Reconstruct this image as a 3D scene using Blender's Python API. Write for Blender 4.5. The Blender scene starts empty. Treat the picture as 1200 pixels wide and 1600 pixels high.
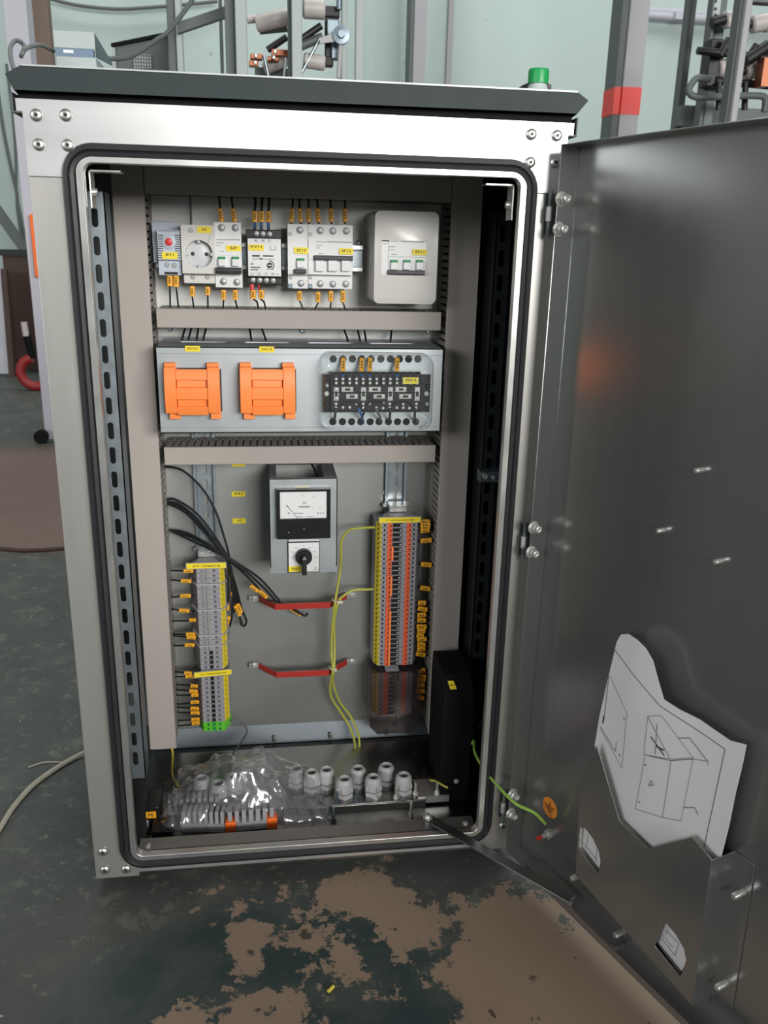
import bpy, bmesh, math, random
from mathutils import Vector, Matrix, noise
from mathutils.geometry import tessellate_polygon
random.seed(7)
S = bpy.context.scene
COL = S.collection

# ------------------------------------------------------------------ camera
FPX = 1321.42
YAW, PIT, ROL = 0.142917, 0.3046, 0.0239888
CAM = Vector((0.249, -1.022, 0.8795))
_F = Vector((math.sin(YAW)*math.cos(PIT), math.cos(YAW)*math.cos(PIT), -math.sin(PIT)))
_r = Vector((math.cos(YAW), -math.sin(YAW), 0)); _u = _r.cross(_F)
_R = _r*math.cos(ROL)+_u*math.sin(ROL); _U = -_r*math.sin(ROL)+_u*math.cos(ROL)
cd = bpy.data.cameras.new('camera'); cam = bpy.data.objects.new('camera', cd); COL.objects.link(cam)
cam.matrix_world = Matrix(((_R.x, _U.x, -_F.x, CAM.x), (_R.y, _U.y, -_F.y, CAM.y), (_R.z, _U.z, -_F.z, CAM.z), (0, 0, 0, 1)))
cd.sensor_fit = 'VERTICAL'; cd.sensor_height = 24; cd.lens = 24*FPX/1600
cd.clip_start = 0.02; cd.clip_end = 60
cd.dof.use_dof = True; cd.dof.focus_distance = 1.2; cd.dof.aperture_fstop = 7.5
S.camera = cam

def ray(x, y): return _F+_R*((x-600)/FPX)-_U*((y-800)/FPX)
def P(x, y, Y):
    d = ray(x, y); return CAM+d*((Y-CAM.y)/d.y)
def PZ(x, y, z):
    d = ray(x, y); return CAM+d*((z-CAM.z)/d.z)
def rc(x0, y0, x1, y1, Y):
    xm, ym = (x0+x1)/2, (y0+y1)/2
    return P(x0, ym, Y).x, P(x1, ym, Y).x, P(xm, y1, Y).z, P(xm, y0, Y).z

# ------------------------------------------------------------------ world, lights, exposure
S.view_settings.view_transform = 'Standard'; S.view_settings.look = 'None'
S.view_settings.gamma = 1; S.view_settings.use_curve_mapping = False
S.view_settings.exposure = 0.22
W = bpy.data.worlds.new('hall_daylight'); S.world = W; W.use_nodes = True
bg = W.node_tree.nodes['Background']; bg.inputs[0].default_value = (0.86, 0.88, 0.87, 1); bg.inputs[1].default_value = 0.19
def area(name, loc, target, sx, sy, power, col):
    l = bpy.data.lights.new(name, 'AREA'); l.shape = 'RECTANGLE'; l.size = sx; l.size_y = sy; l.energy = power; l.color = col
    o = bpy.data.objects.new(name, l); COL.objects.link(o); o.location = loc
    o.rotation_euler = (Vector(target)-Vector(loc)).to_track_quat('-Z', 'Y').to_euler()
    return o
area('window_daylight', (3.8, -8.2, 2.75), (0.4, 0.2, 0.8), 5.6, 2.2, 860, (1.0, 0.985, 0.96))
area('side_window_daylight', (-7.5, -6.5, 3.0), (0.4, -0.1, 0.6), 4.5, 2.2, 300, (0.95, 0.98, 1.0))
area('rooflight', (1.0, 3.0, 6.2), (0.8, 4.8, 1.0), 7.0, 2.2, 215, (0.95, 1.0, 0.99))

# ------------------------------------------------------------------ materials
def lin(c):
    if isinstance(c, str): c = tuple(int(c[i:i+2], 16)/255 for i in (0, 2, 4))
    return tuple((v/12.92 if v <= .04045 else ((v+.055)/1.055)**2.4) for v in c)+(1,)
MATS = {}
def mat(name, col, rough=.5, metal=0, var=.06, scale=40, bump=0, stretch=(1, 1, 1), spec=.5, coat=0, rvar=.08):
    m = bpy.data.materials.new(name); m.use_nodes = True; nt = m.node_tree; N = nt.nodes; L = nt.links
    b = N['Principled BSDF']; b.inputs['Metallic'].default_value = metal
    b.inputs['Specular IOR Level'].default_value = spec; b.inputs['Coat Weight'].default_value = coat
    tc = N.new('ShaderNodeTexCoord'); mp = N.new('ShaderNodeMapping'); mp.inputs['Scale'].default_value = stretch
    nz = N.new('ShaderNodeTexNoise'); nz.inputs['Scale'].default_value = scale; nz.inputs['Detail'].default_value = 4
    L.new(tc.outputs['Object'], mp.inputs[0]); L.new(mp.outputs[0], nz.inputs['Vector'])
    c = lin(col); mx = N.new('ShaderNodeMix'); mx.data_type = 'RGBA'
    mx.inputs['A'].default_value = tuple(v*(1-var) for v in c[:3])+(1,)
    mx.inputs['B'].default_value = tuple(min(1, v*(1+var)) for v in c[:3])+(1,)
    L.new(nz.outputs['Fac'], mx.inputs['Factor']); L.new(mx.outputs['Result'], b.inputs['Base Color'])
    mr = N.new('ShaderNodeMapRange'); mr.inputs['To Min'].default_value = max(.02, rough-rvar); mr.inputs['To Max'].default_value = min(1, rough+rvar)
    L.new(nz.outputs['Fac'], mr.inputs['Value']); L.new(mr.outputs['Result'], b.inputs['Roughness'])
    if bump:
        bp = N.new('ShaderNodeBump'); bp.inputs['Strength'].default_value = bump; bp.inputs['Distance'].default_value = .002
        L.new(nz.outputs['Fac'], bp.inputs['Height']); L.new(bp.outputs[0], b.inputs['Normal'])
    MATS[name] = m; return m
mat('screw_grey', 'a6a6a4', .5, .8)
mat('screw_steel', 'd0d0cc', .38, 1)
mat('frame_steel', 'c2c0bb', .38, .8, .03, 30, 0, (1, 1, .15), rvar=.05)
mat('frame_steel_h', 'd6d6d6', .36, .85, .03, 30, 0, (.15, 1, 1), rvar=.05)
mat('door_steel', 'aaacaa', .23, .88, .04, 60, 0, (1, 1, .05), rvar=.025)
mat('inner_steel', '8c9190', .38, 1, .08, 25, 0)
mat('strip_steel', '7d848a', .45, .9)
mat('sill_steel', '9a9896', .42, .8)
mat('floor_steel', '9a9a98', .24, 1, .08, 12, 0)
mat('upper_zinc', 'd0d0cc', .5, .4, .03, 9)
mat('panel_steel', '9fa19e', .48, .75, .05, 9, 0)
mat('plate_steel', 'b9bfc2', .42, .8, .03, 20)
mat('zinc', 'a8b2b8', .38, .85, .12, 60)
mat('shade_darkened_steel', '2a2f33', .45, .6, .1, 30)  # galvanised steel; interior shade of the right side put into the colour
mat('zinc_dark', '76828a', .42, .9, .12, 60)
mat('bright_metal', 'e0e0dc', .28, .75, .05, 60)
mat('lip_steel', 'cfcfcc', .32, .9, .03, 30)
mat('roof_paint', '31393a', .6, 0, .04, 30, spec=.25)
mat('roof_edge', 'b8bdbc', .4, .2, .03)
mat('rubber', '1b1b1e', .5, 0, .1, 60)
mat('black', '111213', .5, 0, .1, 60)
mat('black_gloss', '1b1b1a', .3, 0, .1, 60)
mat('black_matte', '08090a', .75, 0, .1, 60, spec=.2)
mat('duct_grey', 'a69e97', .5, 0, .02, 8)
mat('duct_slot', '8f8a83', .55, 0, .03, 8)
mat('device_grey', 'b6bec9', .45, 0, .02)
mat('device_white', 'dcdcdc', .38, 0, .02)
mat('device_shade', 'c9cbcc', .4, 0, .02)
mat('socket_beige', 'cdccc6', .4, 0, .02)
mat('box_white', 'd8d5cf', .25, 0, .02)
mat('ink', '2b2b2b', .6); mat('ink_soft', '87878a', .6); mat('ink_olive', '5a5410', .6)
mat('yellow', 'ecd42a', .5, 0, .04); mat('sleeve', 'eba51c', .45, 0, .05)
mat('orange', 'fb8c46', .42, 0, .02); mat('orange_deep', 'e8643c', .42, 0, .04); mat('orange_light', 'ff8a4c', .4)
mat('green', '1f8a4e', .4); mat('green_lug', '5fc02c', .45, 0, .05); mat('red', 'd2383a', .4)
mat('red_ins', 'b3342c', .35, 0, .04)
mat('blue', '2b5fa6', .4); mat('cable', '1d2023', .4, 0, .1)
mat('grey_wire', '5a5f5e', .5)
mat('gy_wire', 'b6b64a', .42, 0, .12, 90); mat('yellow_wire', 'd9c84e', .42, 0, .05); mat('green_wire', '8bb04c', .42, 0, .3, 120)
mat('terminal_grey', '929095', .5, 0, .03); mat('terminal_side', '6f6f74', .55)
mat('gland', 'a9a8a8', .5, 0, .03)
mat('sheet_paper', 'd8d5d4', .7, 0, .02, 15); mat('tie', 'c9c7b0', .5)
mat('orange_sign', 'e08a30', .5)
mat('orange_plate', 'ee6a24', .5, 0, .05)
mat('cap_green', '16984f', .4); mat('bottle', 'b9c4c2', .2)
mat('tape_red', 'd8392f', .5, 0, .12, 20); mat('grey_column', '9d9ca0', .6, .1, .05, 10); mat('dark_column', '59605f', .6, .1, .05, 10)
mat('galv_post', 'a6afae', .6, .2, .04, 10); mat('dark_post', '5b6361', .55, .2, .05, 10)
mat('wood', '6f5f54', .8, 0, .35, 12, .3, (1, 1, .1)); mat('brown_panel', '46342c', .7, 0, .2, 3)
mat('pale_paint', 'b4b4bd', .6, 0, .04, 4)
mat('porcelain', 'bdb6b2', .4, 0, .04); mat('copper', '9a5f44', .35, .6, .1)
mat('hook_red', '8e1f22', .5, 0, .2, 20); mat('rope', 'a59f90', .8, 0, .15, 60)
mat('bag_metal', 'cfd3d6', .3, .5); mat('blue_sheet', '6f8196', .4, .3)

def clear(name, alpha, tint, rough=.08, gl=.05, trans='ffffff'):
    m = bpy.data.materials.new(name); m.use_nodes = True; nt = m.node_tree; N = nt.nodes; L = nt.links
    for n in list(N):
        if n.type != 'OUTPUT_MATERIAL': N.remove(n)
    t = N.new('ShaderNodeBsdfTransparent'); t.inputs[0].default_value = lin(trans)
    g = N.new('ShaderNodeBsdfGlossy'); g.inputs['Roughness'].default_value = rough; g.inputs[0].default_value = (.9, .9, .9, 1)
    d = N.new('ShaderNodeBsdfDiffuse'); d.inputs[0].default_value = lin(tint)
    lw = N.new('ShaderNodeLayerWeight'); lw.inputs[0].default_value = .5; pw = N.new('ShaderNodeMath'); pw.operation = 'POWER'; pw.inputs[1].default_value = 2.6; L.new(lw.outputs['Facing'], pw.inputs[0]); fr = N.new('ShaderNodeMath'); fr.operation = 'MULTIPLY_ADD'; fr.inputs[1].default_value = .7; fr.inputs[2].default_value = gl; L.new(pw.outputs[0], fr.inputs[0])
    nz = N.new('ShaderNodeTexNoise'); nz.inputs['Scale'].default_value = 30
    mr = N.new('ShaderNodeMapRange'); mr.inputs['To Min'].default_value = alpha*.6; mr.inputs['To Max'].default_value = alpha*1.4
    L.new(nz.outputs['Fac'], mr.inputs['Value'])
    m1 = N.new('ShaderNodeMixShader'); m2 = N.new('ShaderNodeMixShader')
    L.new(mr.outputs['Result'], m1.inputs[0]); L.new(t.outputs[0], m1.inputs[1]); L.new(d.outputs[0], m1.inputs[2])
    L.new(fr.outputs[0], m2.inputs[0]); L.new(m1.outputs[0], m2.inputs[1]); L.new(g.outputs[0], m2.inputs[2])
    L.new(m2.outputs[0], N['Material Output'].inputs[0]); MATS[name] = m; return m
clear('clear_cover', .03, 'e8ecec', .05, .03, 'f6f8f8'); clear('smoked_cover', .10, '7a7472', .2, .04, 'b4a8a4'); clear('film', .09, 'e2e2e8', .12, .12, 'f6f6f8')

def mat_floor():
    m = bpy.data.materials.new('worn_floor'); m.use_nodes = True; nt = m.node_tree; N = nt.nodes; L = nt.links
    b = N['Principled BSDF']; geo = N.new('ShaderNodeNewGeometry'); sep = N.new('ShaderNodeSeparateXYZ'); L.new(geo.outputs['Position'], sep.inputs[0])
    def nzf(sc, det=6, ro=.6, off=0):
        n = N.new('ShaderNodeTexNoise'); n.inputs['Scale'].default_value = sc; n.inputs['Detail'].default_value = det; n.inputs['Roughness'].default_value = ro
        mp = N.new('ShaderNodeMapping'); mp.inputs['Location'].default_value = (off, off*.7, 0); L.new(geo.outputs['Position'], mp.inputs[0]); L.new(mp.outputs[0], n.inputs['Vector']); return n.outputs['Fac']
    def math_(op, a, b_=None, c=None):
        n = N.new('ShaderNodeMath'); n.operation = op
        for i, v in enumerate((a, b_, c)):
            if v is None: continue
            if isinstance(v, (int, float)): n.inputs[i].default_value = v
            else: L.new(v, n.inputs[i])
        return n.outputs[0]
    def sm(v, a, b_):
        n = N.new('ShaderNodeMapRange'); n.interpolation_type = 'SMOOTHSTEP'; n.inputs['From Min'].default_value = a; n.inputs['From Max'].default_value = b_; L.new(v, n.inputs['Value']); return n.outputs['Result']
    def mix(f, a, b_):
        n = N.new('ShaderNodeMix'); n.data_type = 'RGBA'; L.new(f, n.inputs['Factor'])
        for k, v in (('A', a), ('B', b_)):
            if isinstance(v, str): n.inputs[k].default_value = lin(v)
            else: L.new(v, n.inputs[k])
        return n.outputs['Result']
    def blob(cx, cy, rx, ry, amp):
        dx = math_('DIVIDE', math_('SUBTRACT', sep.outputs[0], cx), rx); dy = math_('DIVIDE', math_('SUBTRACT', sep.outputs[1], cy), ry)
        d = math_('ADD', math_('MULTIPLY', dx, dx), math_('MULTIPLY', dy, dy))
        return math_('MULTIPLY', math_('SUBTRACT', 1, sm(d, 0, 1)), amp)
    base = mix(sm(nzf(2.2, 5, .6), .3, .7), '3e423f', '4a4b47')
    base = mix(sm(nzf(9, 8, .7, 3), .45, .75), base, '575852')
    base = mix(sm(nzf(34, 6, .7, 13), .57, .66), base, '666861')
    base = mix(sm(nzf(13, 9, .75, 23), .56, .60), base, '5b5e57')
    base = mix(sm(blob(.24, -.22, .34, .24, 1), .15, .8), base, mix(sm(nzf(7, 6, .6, 17), .42, .6), '2a3b3b', '424a46'))
    w = math_('ADD', math_('MULTIPLY', nzf(9, 10, .72, 7.3), .6), math_('MULTIPLY', nzf(26, 8, .75, 4.1), .4))
    bias = blob(.60, -.24, .20, .24, .25)
    for a in ((.365, -.04, .085, .06, .17), (.43, -.10, .07, .07, .12), (.215, -.125, .06, .06, .13), (.20, -.26, .15, .11, .18), (.31, -.14, .06, .09, .12), (.36, -.25, .08, .10, .10), (.43, -.16, .05, .08, .07), (.64, -.40, .14, .18, .2), (.3, -.02, .3, .2, .05)): bias = math_('ADD', bias, blob(*a))
    worn = sm(math_('ADD', w, bias), .612, .624)
    behind = math_('SUBTRACT', 1, sm(math_('ADD', sep.outputs[1], math_('MULTIPLY', nzf(1.5, 4, .6, 5), .8)), -1.9, -1.5))
    worn = math_('MAXIMUM', worn, behind)
    browns = mix(nzf(5, 6, .6, 2), '84705f', '96826f')
    spots = sm(nzf(26, 4, .5, 11), .66, .69); browns = mix(spots, browns, '4b413b')
    c = mix(worn, base, browns)
    far = math_('MULTIPLY', sm(math_('ADD', sep.outputs[1], math_('MULTIPLY', nzf(2, 5, .6, 5), .25)), 1.52, 1.58), math_('SUBTRACT', 1, sm(sep.outputs[1], 2.55, 3.0)))
    c = mix(math_('MULTIPLY', far, .9), c, mix(nzf(1.6, 5, .6, 9), '6b544b', '7f675c'))
    specks = sm(nzf(60, 2, .5, 31), .76, .79); c = mix(specks, c, 'a8a8a2')
    L.new(c, b.inputs['Base Color'])
    r = N.new('ShaderNodeMapRange'); r.inputs['To Min'].default_value = .45; r.inputs['To Max'].default_value = .75; L.new(nzf(8, 5, .6, 1), r.inputs['Value']); L.new(r.outputs['Result'], b.inputs['Roughness'])
    bp = N.new('ShaderNodeBump'); bp.inputs['Strength'].default_value = .25; bp.inputs['Distance'].default_value = .001; bp.invert = True; L.new(worn, bp.inputs['Height']); L.new(bp.outputs[0], b.inputs['Normal'])
    MATS['worn_floor'] = m
mat_floor()
def mat_wall():
    m = bpy.data.materials.new('wall_paint'); m.use_nodes = True; nt = m.node_tree; N = nt.nodes; L = nt.links; b = N['Principled BSDF']; b.inputs['Roughness'].default_value = .7
    geo = N.new('ShaderNodeNewGeometry'); n = N.new('ShaderNodeTexNoise'); n.inputs['Scale'].default_value = .9; n.inputs['Detail'].default_value = 6; L.new(geo.outputs['Position'], n.inputs['Vector'])
    n2 = N.new('ShaderNodeTexNoise'); n2.inputs['Scale'].default_value = 7; n2.inputs['Detail'].default_value = 3; L.new(geo.outputs['Position'], n2.inputs['Vector'])
    a = N.new('ShaderNodeMix'); a.data_type = 'RGBA'; a.inputs['A'].default_value = lin('a3b2ae'); a.inputs['B'].default_value = lin('b6c4c1'); L.new(n.outputs['Fac'], a.inputs['Factor'])
    r = N.new('ShaderNodeMapRange'); r.inputs['From Min'].default_value = .70; r.inputs['From Max'].default_value = .78; L.new(n2.outputs['Fac'], r.inputs['Value'])
    c = N.new('ShaderNodeMix'); c.data_type = 'RGBA'; c.inputs['B'].default_value = lin('7f8c87'); L.new(a.outputs['Result'], c.inputs['A']); L.new(r.outputs['Result'], c.inputs['Factor'])
    L.new(c.outputs['Result'], b.inputs['Base Color']); MATS['wall_paint'] = m
mat_wall()

# ------------------------------------------------------------------ mesh builder
def rot_frame(d):
    d = d.normalized(); a = Vector((0, 0, 1)) if abs(d.z) < .9 else Vector((1, 0, 0))
    u = d.cross(a).normalized(); return u, d.cross(u).normalized()
def crom(pts, n=8, closed=False):
    pts = [Vector(p) for p in pts]; out = []; L = len(pts)
    rng = L if closed else L-1
    for i in range(rng):
        if closed: p0, p1, p2, p3 = pts[i-1], pts[i], pts[(i+1) % L], pts[(i+2) % L]
        else: p0, p1, p2, p3 = pts[max(i-1, 0)], pts[i], pts[i+1], pts[min(i+2, L-1)]
        for k in range(n):
            t = k/n; out.append(.5*((2*p1)+(p2-p0)*t+(2*p0-5*p1+4*p2-p3)*t*t+(3*p1-p0-3*p2+p3)*t**3))
    if not closed: out.append(pts[-1])
    return out
class MB:
    def __init__(s): s.bm = bmesh.new(); s.mats = []; s.tf = None
    def mi(s, m):
        if m not in s.mats: s.mats.append(m)
        return s.mats.index(m)
    def v(s, p):
        p = Vector(p)
        return s.bm.verts.new(s.tf(p) if s.tf else p)
    def face(s, vs, m):
        try:
            f = s.bm.faces.new(vs); f.material_index = s.mi(m); return f
        except ValueError: return None
    def poly(s, pts, m): return s.face([s.v(p) for p in pts], m)
    def box(s, x0, x1, y0, y1, z0, z1, m):
        V = [s.v((x, y, z)) for z in (z0, z1) for x, y in ((x0, y0), (x1, y0), (x1, y1), (x0, y1))]
        for q in ((3, 2, 1, 0), (4, 5, 6, 7), (0, 1, 5, 4), (1, 2, 6, 5), (2, 3, 7, 6), (3, 0, 4, 7)): s.face([V[i] for i in q], m)
        return s
    def pb(s, x0, y0, x1, y1, Y0, Y1, m):
        a, b, c, d = rc(x0, y0, x1, y1, Y0); return s.box(a, b, Y0, Y1, c, d, m)
    def loft(s, rings, m, cap=True, closed=False):
        R = [[s.v(p) for p in r] for r in rings]; n = len(R[0])
        for i in range(len(R)-(0 if closed else 1)):
            A, B = R[i], R[(i+1) % len(R)]
            for k in range(n): s.face([A[k], A[(k+1) % n], B[(k+1) % n], B[k]], m)
        if cap and not closed: s.face(list(reversed(R[0])), m); s.face(R[-1], m)
        return s
    def cyl(s, p0, p1, r, m, r2=None, seg=16):
        p0, p1 = Vector(p0), Vector(p1); u, w = rot_frame(p1-p0); r2 = r if r2 is None else r2
        ring = lambda c, q: [c+(u*math.cos(a)+w*math.sin(a))*q for a in [2*math.pi*k/seg for k in range(seg)]]
        return s.loft([ring(p0, r), ring(p1, r2)], m)
    def lathe(s, c, axis, prof, m, seg=20):
        c = Vector(c); ax = Vector(axis).normalized(); u, w = rot_frame(ax)
        return s.loft([[c+ax*h+(u*math.cos(a)+w*math.sin(a))*r for a in [2*math.pi*k/seg for k in range(seg)]] for r, h in prof], m)
    def tube(s, pts, r, m, seg=8, closed=False, smooth=6):
        p = crom(pts, smooth, closed) if smooth else [Vector(q) for q in pts]; rings = []; u = None; n = len(p)
        for i in range(n):
            t = (p[(i+1) % n]-p[i-1]) if closed else (p[min(i+1, n-1)]-p[max(i-1, 0)])
            if t.length < 1e-9: t = Vector((0, 0, 1))
            t.normalize()
            if u is None: u, w = rot_frame(t)
            else:
                u = (u-t*u.dot(t)); u = u.normalized() if u.length > 1e-6 else rot_frame(t)[0]; w = t.cross(u)
            rings.append([p[i]+(u*math.cos(a)+w*math.sin(a))*r for a in [2*math.pi*k/seg for k in range(seg)]])
        return s.loft(rings, m, True, closed)
    def prism(s, pts, fn, a, b, m):
        A = [s.v(fn(u, w, a)) for u, w in pts]; B = [s.v(fn(u, w, b)) for u, w in pts]; n = len(pts)
        s.face(list(reversed(A)), m); s.face(B, m)
        for k in range(n): s.face([A[k], A[(k+1) % n], B[(k+1) % n], B[k]], m)
        return s
    def plate(s, outer, holes, fn, t, m):
        loops = [outer]+holes; flat = [q for l in loops for q in l]
        A = [s.v(fn(u, w, 0)) for u, w in flat]; B = [s.v(fn(u, w, t)) for u, w in flat]
        for tri in tessellate_polygon([[Vector((u, w, 0)) for u, w in l] for l in loops]):
            s.face([A[i] for i in tri], m); s.face([B[i] for i in reversed(tri)], m)
        k = 0
        for l in loops:
            n = len(l)
            for i in range(n): s.face([A[k+i], A[k+(i+1) % n], B[k+(i+1) % n], B[k+i]], m)
            k += n
        return s
    def sweep(s, path, nrm, prof, m):
        # path points in X,Z with outward normals; prof = (outward, y)
        return s.loft([[Vector((p[0]+n[0]*o, y, p[1]+n[1]*o)) for o, y in prof] for p, n in zip(path, nrm)], m, False, True)
    def text(s, txt, cx, y, cz, h, m, w=None, fn=None):
        c = bpy.data.curves.new('t', 'FONT'); c.offset = .016; c.body = txt; c.align_x = 'CENTER'; c.align_y = 'CENTER'; c.size = 1; c.resolution_u = 2
        o = bpy.data.objects.new('t', c); COL.objects.link(o); bpy.context.view_layer.update()
        me = o.evaluated_get(bpy.context.evaluated_depsgraph_get()).to_mesh()
        vs = [v.co.copy() for v in me.vertices]; fs = [list(f.vertices) for f in me.polygons]; o.to_mesh_clear()
        bpy.data.objects.remove(o); bpy.data.curves.remove(c)
        if not vs: return s
        x0, x1 = min(v.x for v in vs), max(v.x for v in vs); y0, y1 = min(v.y for v in vs), max(v.y for v in vs)
        k = h/(y1-y0); kx = k if w is None else w/(x1-x0)
        fn = fn or (lambda a, b: (cx+a, y, cz+b))
        V = [s.v(fn((v.x-(x0+x1)/2)*kx, (v.y-(y0+y1)/2)*k)) for v in vs]
        for f in fs: s.face([V[i] for i in f], m)
        return s
    def build(s, name, parent=None, bev=0, label=None, cat=None, group=None, kind=None, org=None, seg=2, recalc=True, ang=38, flat=False):
        bm = s.bm
        if recalc: bmesh.ops.recalc_face_normals(bm, faces=bm.faces)
        if parent: o0 = worg(parent)
        elif org is not None: o0 = Vector(org)
        else:
            xs = [v.co for v in bm.verts]; o0 = Vector(((min(c.x for c in xs)+max(c.x for c in xs))/2, (min(c.y for c in xs)+max(c.y for c in xs))/2, min(c.z for c in xs)))
        bmesh.ops.translate(bm, verts=bm.verts, vec=-o0)
        me = bpy.data.meshes.new(name); bm.to_mesh(me); bm.free()
        for m in s.mats: me.materials.append(MATS[m])
        if not flat:
            for f in me.polygons: f.use_smooth = True
            me.set_sharp_from_angle(angle=math.radians(ang))
        o = bpy.data.objects.new(name, me); COL.objects.link(o)
        if parent: o.parent = parent
        else: o.location = o0
        if bev:
            b = o.modifiers.new('edge', 'BEVEL'); b.width = bev; b.segments = seg; b.limit_method = 'ANGLE'; b.angle_limit = math.radians(50); b.harden_normals = False
        tag(o, label, cat, group, kind); return o
def worg(o):
    v = Vector((0, 0, 0))
    while o: v = v+o.location; o = o.parent
    return v
def tag(o, label=None, cat=None, group=None, kind=None):
    for k, v in (('label', label), ('category', cat), ('group', group), ('kind', kind)):
        if v: o[k] = v
    return o
def thing(name, label, cat, loc, group=None):
    o = bpy.data.objects.new(name, None); o.empty_display_size = .02; COL.objects.link(o); o.location = loc
    return tag(o, label, cat, group)
def dup(root, delta=(0, 0, 0), label=None, group=None):
    c = root.copy(); COL.objects.link(c)
    if root.parent is None or delta != (0, 0, 0): c.location = root.location+Vector(delta)
    if label: c['label'] = label
    if group: c['group'] = group
    def rec(a, b):
        for ch in list(a.children):
            k = ch.copy(); COL.objects.link(k); k.parent = b; rec(ch, k)
    rec(root, c); return c
def rrect(x0, x1, z0, z1, r, n=6):
    pts, nr = [], []
    for cx, cz, a0 in ((x1-r, z1-r, 0), (x0+r, z1-r, 90), (x0+r, z0+r, 180), (x1-r, z0+r, 270)):
        for k in range(n+1):
            a = math.radians(a0+90*k/n); d = (math.cos(a), math.sin(a)); pts.append((cx+r*d[0], cz+r*d[1])); nr.append(d)
    return pts, nr
def circ(cx, cz, r, n=14, rz=None):
    rz = rz or r; return [(cx+r*math.cos(2*math.pi*k/n), cz+rz*math.sin(2*math.pi*k/n)) for k in range(n)]
def slot(cx, cz, w, h, n=5):
    r = min(w, h)/2; o = []
    for sx, sz, a0 in ((1, 1, 0), (-1, 1, 90), (-1, -1, 180), (1, -1, 270)):
        for k in range(n+1):
            a = math.radians(a0+90*k/n); o.append((cx+sx*(w/2-r)+r*math.cos(a), cz+sz*(h/2-r)+r*math.sin(a)))
    q = []
    for p in o:
        if not q or abs(p[0]-q[-1][0])+abs(p[1]-q[-1][1]) > 1e-6: q.append(p)
    if abs(q[0][0]-q[-1][0])+abs(q[0][1]-q[-1][1]) < 1e-6: q.pop()
    return q
XZ = lambda Y: (lambda u, w, t: (u, Y+t, w))

# ------------------------------------------------------------------ setting
m = MB(); m.box(-8, 9, -12, 6.4, -.05, 0, 'worn_floor'); m.build('floor', kind='structure', org=(0, 0, 0))
m = MB(); m.box(-8, 9, 6.0, 6.2, 0, 5.5, 'wall_paint'); m.build('wall_back', kind='structure', org=(0, 6, 0))
m = MB(); m.box(-3.5, 5.0, -3.2, -3.0, 0, .90, 'wall_paint'); m.build('light_blocker_wall', kind='structure', org=(0, -3.1, 0))  # added low wall, out of view, blocks window light from the cabinet's lower part
a = P(703, 70, 5.97); m = MB(); m.box(a.x-.02, a.x+.02, 5.97, 6.0, 0, 4.5, 'grey_column'); m.build('trim_1', kind='structure')

# ------------------------------------------------------------------ the cabinet
ZB, ZT = .0217, 1.019
CAB = thing('electrical_cabinet', 'large silver sheet steel electrical cabinet with dark roof, standing open on the worn floor', 'cabinet', (.3, .18, 0))
m = MB(); m.box(0, .6, 0, .0025, .9575, ZT, 'frame_steel_h'); m.box(0, .059, 0, .0025, .943, .9575, 'frame_steel_h'); m.box(.545, .6, 0, .0025, .943, .9575, 'frame_steel_h'); m.box(-.006, 0.0, 0, .0025, ZT-.013, ZT, 'frame_steel_h'); m.box(.6, .606, 0, .0025, ZT-.013, ZT, 'frame_steel_h'); m.build('frame_rail', CAB)
m = MB(); m.box(.049, .551, .001, .004, ZB+.006, .0620, 'frame_steel_h'); m.build('frame_rail', CAB, .0006)
for x0, x1 in ((0, .059), (.545, .6)):
    m = MB(); m.box(x0, x1, .0005, .004, ZB, .9425, 'frame_steel'); m.build('frame_post', CAB, .0006)
m = MB(); m.box(0, .002, .004, .40, ZB, ZT, 'inner_steel'); m.build('side_panel', CAB)
m = MB(); m.box(.598, .6, .004, .40, ZB, ZT, 'shade_darkened_steel'); m.build('side_panel', CAB)  # right panel coloured darker than the left to hold the inner shade
m = MB(); m.box(.002, .598, .385, .40, ZB, ZT, 'inner_steel'); m.build('back_panel', CAB)
m = MB(); m.box(.002, .598, .004, .385, ZT-.003, ZT, 'inner_steel'); m.build('top_panel', CAB)
m = MB(); m.box(.002, .598, .004, .385, ZB, .030, 'floor_steel')
m.box(.04, .56, .06, .384, .030, .033, 'floor_steel'); m.build('floor_panel', CAB, .0005)
for x, y in ((.05, .08), (.55, .08), (.05, .36), (.55, .36)):
    m = MB(); m.box(x-.018, x+.018, y-.02, y+.02, 0, ZB, 'black'); m.build('foot', CAB)
# opening lip and seal
OX0, OX1, OZ0, OZ1 = .0590, .5450, .0620, .9575
path, nr = rrect(OX0-.004, OX1+.004, OZ0-.004, OZ1+.004, .014)
m = MB(); m.sweep(path, nr, [(-.004, -.009), (.004, -.009), (.0045, .004), (-.004, .004)], 'lip_steel'); m.build('opening_lip', CAB, .0008)
m = MB(); m.box(OX0, OX1, .0, .03, OZ0-.006, OZ0-.001, 'sill_steel'); m.build('opening_sill', CAB, .0005)
path, nr = rrect(.0435, .5590, .0480, .9700, .026, 10)
m = MB(); prof = [(-.0075, .001), (-.008, -.006), (-.0055, -.0100), (-.0015, -.011), (0, -.0094), (.0015, -.011), (.0055, -.010), (.008, -.005), (.0078, .001)]
m.sweep(path, nr, prof, 'rubber'); m.build('rubber_seal', CAB)
# corner clips inside the opening
for x0, sx in ((OX0+.002, 1), (OX1-.002, -1)):
    m = MB(); xs = sorted((x0, x0+sx*.034)); m.box(xs[0], xs[1], .010, .034, OZ1-.007, OZ1-.0055, 'bright_metal'); xs = sorted((x0, x0+sx*.0015)); m.box(xs[0], xs[1], .010, .034, OZ1-.045, OZ1-.0055, 'bright_metal')
    m.cyl((x0+sx*.0015, .022, OZ1-.028), (x0+sx*.006, .022, OZ1-.028), .004, 'bright_metal'); m.build('corner_clip', CAB)
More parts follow.
